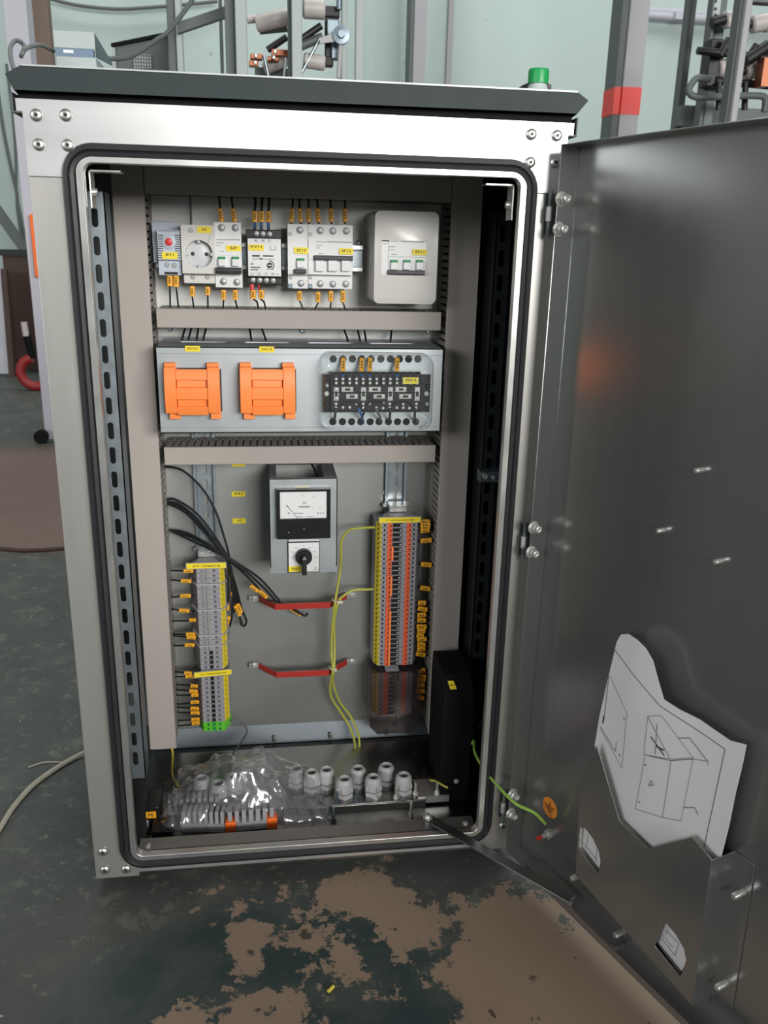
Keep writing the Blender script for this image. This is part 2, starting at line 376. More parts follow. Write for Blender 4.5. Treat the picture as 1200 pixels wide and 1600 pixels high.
# rivets (button screws)
def rivet(x, z, y=0, first=[]):
    if not first:
        m = MB(); c = Vector((x, y, z)); m.lathe(c, (0, -1, 0), [(.0062, 0), (.0062, .0006), (.0050, .0018), (.0026, .0023), (.0022, .0023), (.0019, .0010)], 'screw_steel', 20)
        m.lathe(c, (0, -1, 0), [(.0018, .0009), (.0018, .0013)], 'black', 8)
        o = m.build('button_screw', CAB); first.append((o, c)); return o
    o, c = first[0]; k = o.copy(); COL.objects.link(k); k.location = o.location+Vector((x, y, z))-c; return k
for x, y in ((57, 180), (103, 180), (61, 226), (106, 227), (830, 210), (870, 212), (828, 254), (868, 254), (161, 1331), (164, 1359), (197, 1358), (787, 1262), (786, 1290)):
    q = P(x, y, 0); rivet(q.x, q.z, -.0012)
# roof
q = [P(x, y, -.008) for x, y in ((33, 101), (902.5, 143.5), (919.5, 157), (902.5, 177.5), (21, 140), (7.5, 115))]
m = MB(); A = [m.v(p) for p in q]; tw = .0012
m.face(A, 'roof_paint')
dz = -.055
B = [m.v((p.x, .47, p.z+dz)) for p in q]
for k, mm in ((0, 'roof_edge'), (1, 'roof_paint'), (2, 'roof_paint'), (3, 'roof_paint'), (4, 'roof_paint'), (5, 'roof_paint')):
    if k == 3: continue
    m.face([A[k], A[(k+1) % 6], B[(k+1) % 6], B[k]], mm)
m.face(list(reversed(B)), 'roof_paint')
z0 = (q[3].z+q[4].z)/2; xl, xr = q[4].x, q[3].x
m.build('roof', CAB, recalc=False)
m = MB(); t0, t1 = P(33, 100.5, -.0085), P(902.5, 143, -.0085)
m.loft([[(t0.x, -.0095, t0.z-.0012), (t0.x, -.0095, t0.z+.0004), (t0.x, -.004, t0.z+.0004), (t0.x, -.004, t0.z-.0012)], [(t1.x, -.0095, t1.z-.0012), (t1.x, -.0095, t1.z+.0004), (t1.x, -.004, t1.z+.0004), (t1.x, -.004, t1.z-.0012)]], 'roof_edge'); m.build('roof_edge_fold', CAB)
m = MB(); m.box(-.004, .604, .004, .42, ZT, 1.0272, 'black_matte'); m.build('roof_spacer', CAB)
for sx, x0 in ((-1, 0), (1, .6)):
    m = MB(); xs = sorted((x0+sx*.009, x0+sx*.0105)); m.box(xs[0], xs[1], 0, .4, ZT-.014, ZT+.006, 'dark_column'); xs = sorted((x0, x0+sx*.0095)); m.box(xs[0], xs[1], 0, .4, ZT-.014, ZT-.0125, 'dark_column'); m.build('roof_clip', CAB)
# mounting panel
PY_ = .308
m = MB(); m.box(.045, .575, PY_, PY_+.002, .066, 1.0, 'panel_steel')
m.loft([[(.045, PY_, .066), (.575, PY_, .066), (.575, PY_+.002, .066), (.045, PY_+.002, .066)], [(.045, PY_-.010, .034), (.575, PY_-.010, .034), (.575, PY_-.008, .034), (.045, PY_-.008, .034)]], 'strip_steel')
PAN = m.build('mounting_panel', CAB)
m = MB(); zz = P(400, 526, PY_).z; m.box(.062, .545, PY_-.0012, PY_-.0001, zz, .975, 'upper_zinc')
for x, y in ((266, 514), (472, 517), (668, 518), (560, 380)): m.lathe(P(x, y, PY_-.0012), (0, -1, 0), [(.004, 0), (.004, .0015), (.0025, .0028)], 'zinc', 12)
m.build('upper_plate', CAB)
for t, r in (('KR1', (362, 768, 383.5, 776)), ('A1', (363.5, 810, 384.5, 818)), ('', (362, 720, 383, 729))):
    m = MB(); m.pb(*r, PY_-.0006, PY_, 'yellow')
    a, b, c, d = rc(*r, PY_-.0008)
    if t: m.text(t, (a+b)/2, PY_-.0009, c*.4+d*.6, (d-c)*.42, 'ink', (b-a)*(.55 if len(t) > 2 else .3))
    m.build('yellow_sticker', PAN)
for x, y in ((430, 1160), (517, 1158), (605, 1152)):
    q = P(x, y, PY_-.014); m = MB(); m.cyl((q.x, q.y, .04), (q.x, q.y-.002, .05), .003, 'bright_metal'); m.build('stud', PAN)
m = MB(); m.pb(545, 926, 549, 930, PY_-.001, PY_, 'bright_metal'); q = P(601, 769, PY_); m.cyl(q, q+Vector((0, -.004, 0)), .0035, 'bright_metal'); m.build('screw_head', PAN)

# slotted uprights
def upright(name, x0, x1, y, zt, zb, side, label, mt='zinc', mt2='zinc_dark', dp=.035):
    t = thing(name, label, 'slotted rail', ((x0+x1)/2, y, zb), 'slotted uprights of the cabinet')
    holes = []; z = zt-.03
    while z > zb+.03: holes.append(slot((x0*.55+x1*.45), z, .0078, .023)); z -= .0335
    m = MB(); m.plate([(x0, zb), (x1, zb), (x1, zt), (x0, zt)], holes, XZ(y), .0015, mt); m.build('slotted_face', t)
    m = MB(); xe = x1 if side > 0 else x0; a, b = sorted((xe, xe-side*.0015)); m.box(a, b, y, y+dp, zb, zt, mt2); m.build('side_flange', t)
upright('slotted_upright', .0335, .0575, .12, .935, .10, 1, 'zinc plated slotted upright inside the left side, long oval slots')
upright('slotted_upright', .572, .594, .19, .93, .06, -1, 'dark slotted upright in shadow inside the right side of the cabinet', 'shade_darkened_steel', 'shade_darkened_steel', .05)
m = MB(); a, b = P(742, 728, .2), P(770, 775, .12)
m.box(.56, .597, .150, .172, a.z-.012, a.z+.004, 'zinc_dark'); m.cyl((.566, .149, a.z-.002), (.566, .144, a.z-.002), .004, 'bright_metal'); m.cyl((.578, .149, a.z-.004), (.578, .146, a.z-.004), .003, 'bright_metal')
m.build('cross_bracket', label='small dark bracket bridging to the right side wall halfway up', cat='bracket')

# ------------------------------------------------------------------ cable ducts
DY = .228
def duct_h(x0, x1, z0, z1, label):
    t = thing('cable_duct', label, 'cable duct', ((x0+x1)/2, .27, z0), 'grey cable ducts')
    m = MB(); n = int((x1-x0)/.0103); p = (x1-x0)/n
    for zz in (z0+.0006, z1-.0022):
        m.box(x0, x1, PY_-.022, PY_, zz, zz+.0016, 'duct_slot'); m.box(x0, x1, DY+.004, DY+.009, zz, zz+.0016, 'duct_slot')
        for k in range(n): m.box(x0+k*p+.0016, x0+(k+1)*p-.0016, DY+.008, PY_-.02, zz, zz+.0016, 'duct_slot')
    m.box(x0, x1, PY_-.0015, PY_-.0002, z0, z1, 'duct_slot'); m.build('slotted_body', t)
    m = MB(); m.box(x0, x1, DY, DY+.0018, z0, z1, 'duct_grey'); m.box(x0, x1, DY, DY+.006, z1-.0006, z1+.0008, 'duct_grey'); m.box(x0, x1, DY, DY+.006, z0-.0008, z0+.0006, 'duct_grey'); m.build('cover', t, .0006)
def duct_v(x0, x1, z0, z1, label):
    t = thing('cable_duct', label, 'cable duct', ((x0+x1)/2, .27, z0), 'grey cable ducts')
    m = MB(); n = int((z1-z0)/.0103); p = (z1-z0)/n
    for xx in (x0+.0006, x1-.0022):
        m.box(xx, xx+.0016, PY_-.022, PY_, z0, z1, 'duct_slot'); m.box(xx, xx+.0016, DY+.004, DY+.009, z0, z1, 'duct_slot')
        for k in range(n): m.box(xx, xx+.0016, DY+.008, PY_-.02, z0+k*p+.0016, z0+(k+1)*p-.0016, 'duct_slot')
    m.box(x0, x1, PY_-.0015, PY_-.0002, z0, z1, 'duct_slot'); m.build('slotted_body', t)
    m = MB(); m.box(x0, x1, DY, DY+.0018, z0, z1, 'duct_grey'); m.box(x1-.0006, x1+.0008, DY, DY+.006, z0, z1, 'duct_grey'); m.box(x0-.0008, x0+.0006, DY, DY+.006, z0, z1, 'duct_grey'); m.build('cover', t, .0006)
duct_v(.0502, .0908, .0795, .985, 'tall grey cable duct running up the left side of the mounting panel')
duct_v(.5160, .5590, .0795, .985, 'tall grey cable duct running up the right side of the mounting panel')
duct_h(.0985, .5070, .763, .788, 'short slotted cable duct right under the row of breakers')
duct_h(.0985, .5070, .5628, .588, 'slotted cable duct below the plate with the orange covers')
duct_h(.0925, .5145, .9409, .982, 'shadowed cable duct along the very top of the panel')

# ------------------------------------------------------------------ DIN rails
def dinrail_v(xc, z0, z1, label):
    t = thing('din_rail', label, 'mounting rail', (xc, .30, z0), 'mounting rails')
    holes = []; z = z1-.014
    while z > z0+.02: holes.append(slot(xc, z, .0062, .017)); z -= .025
    m = MB(); m.plate([(xc-.0125, z0), (xc+.0125, z0), (xc+.0125, z1), (xc-.0125, z1)], holes, XZ(PY_-.0035), .001, 'zinc')
    for s in (-1, 1):
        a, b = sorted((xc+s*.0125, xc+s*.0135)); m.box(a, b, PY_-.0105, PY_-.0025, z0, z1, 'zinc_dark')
        a, b = sorted((xc+s*.0135, xc+s*.0175)); m.box(a, b, PY_-.0105, PY_-.0095, z0, z1, 'zinc')
    m.box(xc-.0125, xc+.0125, PY_-.002, PY_-.0002, z0+.02, z0+.03, 'zinc'); m.build('rail', t)
    m = MB(); q = z1-.034; m.lathe((xc, PY_-.0035, q), (0, -1, 0), [(.0045, 0), (.0045, .002), (.003, .0035)], 'zinc'); m.cyl((xc, PY_-.006, q), (xc, PY_-.0075, q), .0022, 'zinc_dark', seg=6); m.build('screw', t)
xL = P(321, 760, PY_-.0035).x; xR = P(617.5, 760, PY_-.0035).x
dinrail_v(xL, .10, .60, 'upright zinc mounting rail carrying the left terminal strip')
dinrail_v(xR, .07, .60, 'upright zinc mounting rail carrying the right terminal strip')
t = thing('din_rail', 'horizontal zinc mounting rail behind the breakers, its end sticking out at the right', 'mounting rail', (.28, .29, .845), 'mounting rails')
a, b, c, d = rc(243, 380, 567, 421, .27); m = MB()
m.box(a, b, .279, .280, c+.006, d-.006, 'zinc')
for z0, z1 in ((c, c+.006), (d-.006, d)): m.box(a, b, .272, .273, z0, z1, 'bright_metal')
for z0 in (c+.0055, d-.0065): m.box(a, b, .272, .280, z0, z0+.001, 'zinc_dark')
m.box(a+.02, a+.05, .280, PY_, c+.008, d-.008, 'zinc'); m.box(b-.06, b-.04, .280, PY_, c+.008, d-.008, 'zinc'); m.build('rail', t)

# ------------------------------------------------------------------ wires
SLV = .0042
def wire(pts, r=.0013, col='cable', sleeves=(), label='', group=None, cat='wire', name='wire', sub=6, slcol='sleeve'):
    """pts: (px,py,Y); sleeves: pairs of indices/points (p0,p1,halfwidth)"""
    P3 = [P(*p) for p in pts]
    if not sleeves:
        m = MB(); m.tube(P3, r, col, 8, smooth=sub); return m.build(name, label=label, cat=cat, group=group)
    t = thing(name, label, cat, P3[-1], group)
    m = MB(); m.tube(P3, r, col, 8, smooth=sub); m.build('conductor', t)
    for s in sleeves:
        a, b = P(*s[0]), P(*s[1]); hw = s[2] if len(s) > 2 else .0036; c = s[3] if len(s) > 3 else slcol
        d = (b-a).normalized(); u = d.cross(Vector((0, 1, 0))).normalized(); v = Vector((0, -1, 0))
        mm = MB(); prof = [(-1, -.5), (-.8, .7), (0, 1), (.8, .7), (1, -.5), (.5, -.9), (-.5, -.9)]
        mm.loft([[q+u*(hw*x)+v*(.0024*y) for x, y in prof] for q in (a, b)], c)
        if c == 'sleeve':
            L = (b-a).length
            for k in range(3):
                s0 = .22+k*.2; p0 = a+d*(L*s0); q = p0+d*(L*.13)
                mm.poly([p0-u*(hw*.35)+v*.0026, p0+u*(hw*.35)+v*.0026, q+u*(hw*.35)+v*.0026, q-u*(hw*.35)+v*.0026], 'ink_olive')
        mm.build('marker_sleeve' if c == 'sleeve' else 'ferrule', t)
    return t
def drop(xt, yt, xb, yb, sy0, sy1, hw, label, Y=.245, grp='sleeved wires under the breakers', col='cable'):
    """a wire from a device going down into the duct, yellow sleeve from sy0 to sy1"""
    f = lambda y: xt+(xb-xt)*max(0, (y-sy1))/(yb-sy1+1e-6)
    return wire([(xt, sy0-3, Y), (xt, sy1, Y), ((xt*2+xb)/3, (sy1*2+yb)/3, Y+.004), (xb, yb, Y+.03)], .0012, col, [((xt, sy0, Y), (xt, sy1, Y), hw)], label, grp)

# ------------------------------------------------------------------ devices of the top row
BF = .230
def sticker(parent, txt, r, Y, tw=.62, th=.45, part='label_sticker', up=.55):
    m = MB(); m.pb(*r, Y-.0006, Y+.0001, 'yellow'); a, b, c, d = rc(*r, Y-.0006)
    if txt: m.text(txt, (a+b)/2, Y-.0008, c*(1-up)+d*up, (d-c)*th, 'ink', (b-a)*tw)
    return m.build(part, parent)
def scr(x, y, Y, parent, r=.0036, name='screw', mt='screw_grey', well=True):
    q = P(x, y, Y); m = MB()
    if well: m.lathe(q, (0, -1, 0), [(r*1.25, 0), (r*1.25, .0003)], 'ink_soft')
    m.lathe(q, (0, -1, 0), [(r, 0), (r, .0010), (r*.92, .0012)], mt, 14); m.box(q.x-r*.8, q.x+r*.8, q.y-.0014, q.y-.0012, q.z-.0004, q.z+.0004, 'zinc_dark')
    return m.build(name, parent)
def bars(m, Y, lst, mt='ink_soft'):
    for x0, y0, x1, y1 in lst: m.pb(x0, y0, x1, y1, Y-.0003, Y, mt)

# thermostat
t = thing('thermostat', 'small blue-grey thermostat with red dial, marked BT1, first in the top row', 'thermostat', P(264, 430, .26))
m = MB(); m.pb(238, 346, 283, 411, .262, PY_-.03, 'device_grey'); m.build('back_base', t, .001)
m = MB(); m.pb(246, 359, 282, 406, BF+.004, .263, 'device_grey'); m.pb(248, 405, 283, 430, BF+.008, .263, 'device_grey')
for k in range(11):
    y = 367+k*3.5
    m.pb(246.3, y, 255, y+1.3, BF+.0035, BF+.0042, 'ink'); m.pb(273, y, 281.6, y+1.3, BF+.0035, BF+.0042, 'ink')
for k in range(14): m.pb(249+k*2.3, 359, 250.3+k*2.3, 362, BF+.0035, BF+.0042, 'ink_soft')
m.pb(247, 405.5, 282, 407, BF+.0035, BF+.0045, 'ink_soft'); m.pb(257, 425, 278, 429, BF+.007, BF+.0085, 'black'); m.build('housing', t, .0008)
q = P(264, 378, BF+.004); m = MB(); m.lathe(q, (0, -1, 0), [(.0095, 0), (.0095, .0012), (.0085, .0018)], 'device_grey', 24); m.build('dial_ring', t)
m = MB(); m.lathe(q+Vector((0, -.0018, 0)), (0, -1, 0), [(.0052, 0), (.0050, .0015), (.0035, .0022)], 'red', 20); m.build('red_dial', t)
sticker(t, 'BT1', (253, 394, 277.5, 404.5), BF+.0036, .5, .4, up=.62)
scr(261, 414, BF+.008, t, .0028); scr(272.5, 415, BF+.008, t, .0028)
# socket outlet
t = thing('socket_outlet', 'beige round pin socket outlet marked XS between the thermostat and the first breaker', 'socket', P(311, 440, .26))
m = MB(); m.pb(287, 427, 337, 443, BF+.012, .29, 'socket_beige'); m.build('rear_housing', t, .001)
a, b, c, d = rc(283, 351, 336, 428, BF); q = P(311, 397, BF); rr = .0183
m = MB(); m.plate([(a, c), (b, c), (b, d), (a, d)], [circ(q.x, q.z, rr, 36)], XZ(BF), .012, 'socket_beige')
m.box(a, b, BF+.012, .27, c, d, 'socket_beige'); m.build('front_plate', t, .0008)
m = MB(); m.lathe((q.x, BF+.0119, q.z), (0, -1, 0), [(rr-.0004, 0), (rr-.0012, .0005)], 'device_shade', 36)
for dx in (-.0095, .0095): m.lathe((q.x+dx, BF+.0113, q.z), (0, -1, 0), [(.0027, 0), (.0027, .0004)], 'black', 14)
for dz in (-.0165, .0165): m.box(q.x-.002, q.x+.002, BF+.003, BF+.011, q.z+dz-.0018, q.z+dz+.0018, 'zinc')
for dx in (-.0168, .0168): m.box(q.x+dx-.0013, q.x+dx+.0013, BF+.001, BF+.011, q.z-.002, q.z+.002, 'device_shade')
m.build('socket_well', t)
sticker(t, 'XS', (308, 354, 330, 364), BF-.0001, .36, .45)
scr(298, 360, BF, t, .0026); scr(301, 433, BF+.012, t, .0026); scr(324, 433, BF+.012, t, .0026)

def breaker(label, x0, y0, x1, y1, ny0, ny1, screws, txt, lab, toggles, bar, extra=(), bars_=(), notches=()):
    t = thing('circuit_breaker', label, 'circuit breaker', P((x0+x1)/2, y1, .26), 'circuit breakers')
    m = MB(); m.pb(x0, y0, x1, y1, BF+.010, .272, 'device_white')
    for r in notches: m.pb(*r, BF+.0092, BF+.012, 'zinc_dark')
    m.build('body', t, .0008)
    m = MB(); m.pb(x0+.3, ny0, x1-.3, ny1, BF, BF+.012, 'device_white'); bars(m, BF, bars_)
    m.pb(x0+.8, ny0+25, x1-.8, ny0+25.7, BF-.0002, BF, 'device_shade')
    for r in extra: m.pb(*r, BF-.0012, BF+.002, 'device_white')
    m.build('front_nose', t, .0006)
    for s in screws: scr(s[0], s[1], BF+.010, t, s[2] if len(s) > 2 else .0040)
    if txt: sticker(t, txt, lab, BF-.0012 if extra else BF, .52 if len(txt) < 4 else .66, .45)
    for x, w, yg, g in toggles:
        m = MB(); m.pb(x, yg+(4 if g else 0), x+w, yg+(15 if g else 17), BF-.006, BF+.001, 'device_white')
        if g: m.pb(x, yg, x+w, yg+4, BF-.0052, BF+.001, 'green')
        m.build('toggle', t, .0006)
    m = MB(); m.pb(*bar, BF-.007, BF+.001, 'black_gloss'); r = list(bar); r[1] = r[1]+(r[3]-r[1])*.35; r[3] = r[1]+1.2; m.pb(*r, BF-.0073, BF-.006, 'terminal_side'); m.build('handle_bar', t, .0006)
    return t
breaker('two pole white circuit breaker marked SF with green flags, beside the socket', 335, 347, 378, 449.5, 374, 428,
        [(346, 356), (367.5, 356), (349, 440), (370, 441)], 'SF', (353, 383.5, 376.5, 392.5), [(341, 11, 401, 1), (362.5, 11, 401, 1)], (337, 418, 377.5, 427.5),
        bars_=[(338, 373.8, 355, 375), (356, 373.8, 375, 375.2), (338, 379, 350, 380), (338, 383, 344, 384), (343, 392.5, 350, 393.4)])
breaker('narrow single pole breaker marked SF13 with a side contact block', 449.3, 350, 481, 451, 374, 429,
        [(468.5, 359.5), (453.5, 365.5, .0022), (470, 443), (454, 434, .002)], 'SF13', (459.5, 386.5, 481.5, 396.5), [(464, 12, 403.5, 1)], (460, 420.5, 479, 427.5),
        extra=[(449.6, 374, 458.5, 427)], notches=[(450.5, 443.5, 457, 451)], bars_=[(451, 377, 457, 378)])
breaker('four module breaker marked SF12, switched off, at the end of the rail', 481.2, 351, 551, 451.5, 375, 429.5,
        [(500, 360.5), (520, 361), (541, 361), (485, 366, .0022), (500, 443.5), (520, 444), (540, 444), (485, 434, .002)], 'SF12', (530, 388, 552, 397.5),
        [(493, 13, 407, 0), (513, 14, 407, 0), (534, 13, 407, 0)], (491.5, 399.5, 551.5, 407), extra=[(481.6, 375, 490, 405)], notches=[(482, 444, 488, 451)],
        bars_=[(494, 377.5, 510, 378.5), (511, 377.5, 550, 379), (494, 383, 503, 384), (494, 387, 500, 388), (498, 396, 505, 397), (483, 378, 489, 379)])
# voltage relay
t = thing('voltage_relay', 'black relay with white face plate marked KV11 and a small round adjuster', 'relay', P(413, 445, .26))
m = MB(); m.pb(385, 359, 441, 445, BF+.012, .272, 'black_gloss'); m.pb(386, 371, 440.5, 433, BF+.002, BF+.013, 'black_gloss'); m.build('housing', t, .001)
m = MB(); m.pb(387.5, 373, 439, 431.5, BF, BF+.0025, 'device_white')
bars(m, BF, [(394, 398.5, 406, 401), (411, 399, 427, 401), (405, 403.5, 411, 405.6)], 'ink')
bars(m, BF, [(394, 404, 404, 405.3), (413, 404.5, 428, 405.6), (392, 411, 396, 414), (422, 384, 423, 390), (430, 384, 431, 390), (422, 390, 431, 391), (417, 420, 427, 421.5), (432, 428, 436, 429)])
bars(m, BF, [(391.5, 417, 407, 418.6), (391.5, 420.8, 403.5, 422.2)], 'ink')
for n_, x, y in (('1', 394, 428), ('2', 405, 428), ('3', 415.5, 428), ('4', 426, 428), ('A', 400, 376), ('B', 411, 376), ('C', 421, 376)):
    a, b, c, d = rc(x-2.6, y-1.9, x+2.6, y+1.9, BF-.0003)
    for r in ((x-2.8, y-2.1, x+2.8, y-1.8), (x-2.8, y+1.8, x+2.8, y+2.1), (x-2.8, y-2.1, x-2.5, y+2.1), (x+2.5, y-2.1, x+2.8, y+2.1)): m.pb(*r, BF-.0002, BF, 'ink_soft')
    m.text(n_, (a+b)/2, BF-.0004, (c+d)/2, (d-c)*.75, 'ink')
q = P(421.5, 414.5, BF); n = 16
arc = [math.radians(-55+k*150/n) for k in range(n+1)]
m.loft([[(q.x+r*math.cos(a), BF-.0004, q.z+r*math.sin(a)) for r in (.0052, .0064)] + [(q.x+.0058*math.cos(a), BF, q.z+.0058*math.sin(a))] for a in arc], 'ink'); m.build('face_plate', t, .0003)
m = MB(); m.lathe(q, (0, -1, 0), [(.0038, 0), (.0036, .0022)], 'black', 20); m.box(q.x-.0024, q.x+.0024, q.y-.0026, q.y-.002, q.z-.0006, q.z+.0006, 'device_white'); m.build('adjuster', t)
sticker(t, 'KV11', (388.5, 382, 412.5, 391.5), BF-.0001, .72, .42, up=.65)
for x, y in ((400.5, 365), (410.5, 365.5), (421, 366), (395, 437.5), (405.5, 438), (416, 438), (426.5, 438.5)): scr(x, y, BF+.011, t, .0038, 'terminal_screw', well=False)
# boxed breaker
t = thing('breaker_enclosure', 'white moulded enclosure holding the three pole breaker marked SF11, top right', 'enclosure', P(632, 475, .26))
KF = .196
a, b, c, d = rc(585, 330, 683.5, 475, KF+.006); w0, w1, w2, w3 = rc(596, 376, 666, 429.5, KF)
pts, _ = rrect(a, b, c, d, .008, 5)
m = MB()
hx = (w1-w0)/2; cx_, cz_ = (a+b)/2, (c+d)/2
def bow(u, w, t_):  # gently bowed face
    k = ((w-cz_)/((d-c)/2)); return (u, KF+.010*max(0, abs(k)-.45)**1.6*2.2+t_, w)
strips = []
m.plate(pts, [[(w0, w2), (w1, w2), (w1, w3), (w0, w3)]], lambda u, w, t_: bow(u, w, t_), .004, 'box_white')
m.loft([[(x, bow(x, z, .002)[1], z) for x, z in pts], [(cx_+(x-cx_)*1.0, KF+.03, z) for x, z in pts], [(cx_+(x-cx_)*1.03, PY_-.001, cz_+(z-cz_)*1.01) for x, z in pts]], 'box_white', False); m.build('cover', t, ang=45)
m = MB(); m.pb(596, 377, 606.5, 429, KF+.001, KF+.02, 'device_white'); m.pb(607, 376.5, 666, 429, KF+.0012, KF+.02, 'device_white')
bars(m, KF+.0012, [(608, 377.3, 624, 378), (626, 377.3, 664, 378.6), (608, 385, 618, 386), (608, 390, 616, 391), (611, 397, 620, 398), (598, 380, 605, 381), (608, 401.3, 665, 402)]); m.build('breaker_front', t)
for x in (611, 631, 651):
    m = MB(); m.pb(x, 410, x+10.5, 421.5, KF-.005, KF+.003, 'device_white'); m.pb(x, 406, x+10.5, 410, KF-.0042, KF+.003, 'green'); m.build('toggle', t, .0006)
m = MB(); m.pb(606.5, 422.5, 664, 429, KF-.006, KF+.002, 'black_gloss'); m.pb(621, 424.5, 648, 426.5, KF-.0066, KF-.005, 'terminal_side'); m.build('handle_bar', t, .0006)
sticker(t, 'SF11', (644.5, 389.5, 666.5, 398.5), KF-.0002, .66, .45)

# wires of the top row
for xt, y0, y1, xb in ((265.3, 429, 447, 266), (275.3, 430, 448, 279)): drop(xt, 0, xb, 482, y0, y1, .0040, 'black wire with yellow sleeve leaving the underside of the thermostat' if xt < 270 else 'second sleeved wire from the thermostat, nearer the socket')
for xt, y0, y1, xb, lb in ((300.5, 447, 463, 303, 'yellow sleeved wire below the left screw of the socket'), (324.5, 448, 461, 325, 'yellow sleeved wire below the right screw of the socket'),
                           (349.3, 453, 468, 348.5, 'yellow sleeved wire under the left pole of the SF breaker'), (367.7, 453, 468, 371, 'yellow sleeved wire under the right pole of the SF breaker'),
                           (468, 455, 469, 474, 'yellow sleeved grey wire under the SF13 breaker'), (497, 456, 472, 492, 'yellow sleeved wire under the first pole of SF12'),
                           (517, 455, 471, 516, 'yellow sleeved wire under the middle pole of SF12'), (536, 454, 472, 539.5, 'yellow sleeved wire under the last pole of SF12')):
    drop(xt, 0, xb, 484, y0, y1, .0036, lb, col='grey_wire' if xt > 460 else 'cable')
for xt, xb, lb in ((395.5, 404, 'red tipped sleeved wire under the relay, left one'), (406.5, 415, 'red tipped sleeved wire under the relay, right one')):
    wire([(xt, 443, .245), (xt, 455, .245), (xt+1, 467, .245), (xt+6, 472, .25), (xb, 484, .27)], .0013, 'cable', [((xt+(0 if xt < 400 else 2), 453, .245), (xt+(0 if xt < 400 else 2), 467, .245), .0042), ((xt-2, 444, .243), (xt-1.5, 453, .243), .0030 if xt < 400 else .0012, 'red')], lb, 'sleeved wires under the breakers')
for k, x in enumerate((398, 408.5, 419.5)):
    wire([(x+(0 if k == 0 else 1), 302, .26), (x+1, 315, .25), (x, 330, .245), (x, 347, .243), (x+.5, 362, .242)], .0019, 'cable', [((x, 330, .243), (x, 347, .243), .0040), ((x-.5, 348, .243), (x, 359, .243), .0022, 'blue')],
         'blue tipped sleeved wire entering the top of the relay, %s of three' % ('left', 'middle', 'right')[k], 'wires above the relay')
for x, xt, lb in ((346.5, 342, 'sleeved wire entering the top of SF, left pole'), (367.5, 361, 'sleeved wire entering the top of SF, right pole'), (455, 458.5, 'sleeved wire slanting into the side block of SF13'), (470, 467, 'sleeved wire entering the top of SF13'),
                  (482.5, 482, 'sleeved wire entering the side block of SF12'), (498, 495, 'sleeved wire entering the first pole of SF12'), (518, 516, 'sleeved wire entering the middle pole of SF12'), (539, 539, 'sleeved wire entering the last pole of SF12')):
    wire([(xt, 303, .27), (xt+(x-xt)*.3, 318, .262), (x, 350, .262)], .0016, 'cable', [((xt+(x-xt)*.4, 326, .262), (x, 347, .262), .0034)], lb, 'wires above the breakers')
wire([(297, 303, .28), (298, 330, .28), (299, 353, .28)], .0016, 'grey_wire', (), 'single grey wire running up from behind the socket', None)

# ------------------------------------------------------------------ plate with the test blocks
SY = .186
t = thing('test_block_plate', 'folded grey steel plate across the panel carrying orange covers', 'plate', (.30, .25, .619))
x0, x1, z0, z1 = .101, .5027, .619, .7406
holes = []
for x in (520.6, 535.6, 550.7, 565, 579.6, 595, 610, 624, 638.5, 653): q = P(x, 561, SY); holes.append(circ(q.x, q.z, .0054, 16))
for x in (520, 535, 549.4, 563.8, 578.4, 592.3, 606.9, 621.1, 635, 649.6): q = P(x, 659, SY); holes.append(circ(q.x, q.z, .0054, 16))
xm_ = P(508, 610, SY).x; zA = P(590, 575, SY).z; zB = P(590, 645, SY).z
m = MB(); m.box(x0, xm_, SY, SY+.0015, z0, z1, 'plate_steel'); m.box(xm_, x1, SY, SY+.0015, zB, zA, 'plate_steel')
m.plate([(xm_, zA), (x1, zA), (x1, z1), (xm_, z1)], holes[:10], XZ(SY), .0015, 'plate_steel'); m.plate([(xm_, z0), (x1, z0), (x1, zB), (xm_, zB)], holes[10:], XZ(SY), .0015, 'plate_steel')
for z in (z1-.0098, z0+.0075): m.box(x0+.001, x1-.001, SY-.0002, SY, z, z+.0005, 'ink_soft')
m.build('front_sheet', t)
sl = [slot(x0+.06+k*.092, 0.248, .07, .012) for k in range(4)]
m = MB(); m.plate([(x0, SY), (x1, SY), (x1, PY_), (x0, PY_)], sl, lambda u, w, t_: (u, w, z1-t_), .0015, 'plate_steel'); m.build('top_flange', t)
m = MB(); m.box(x0, x1, SY, PY_, z0, z0+.0015, 'plate_steel'); m.build('bottom_flange', t)
sticker(t, 'SG12', (289, 540.5, 312.5, 549.5), SY-.0002, .7, .38); sticker(t, 'SG13', (405, 541.5, 428.5, 550.5), SY-.0002, .7, .38)
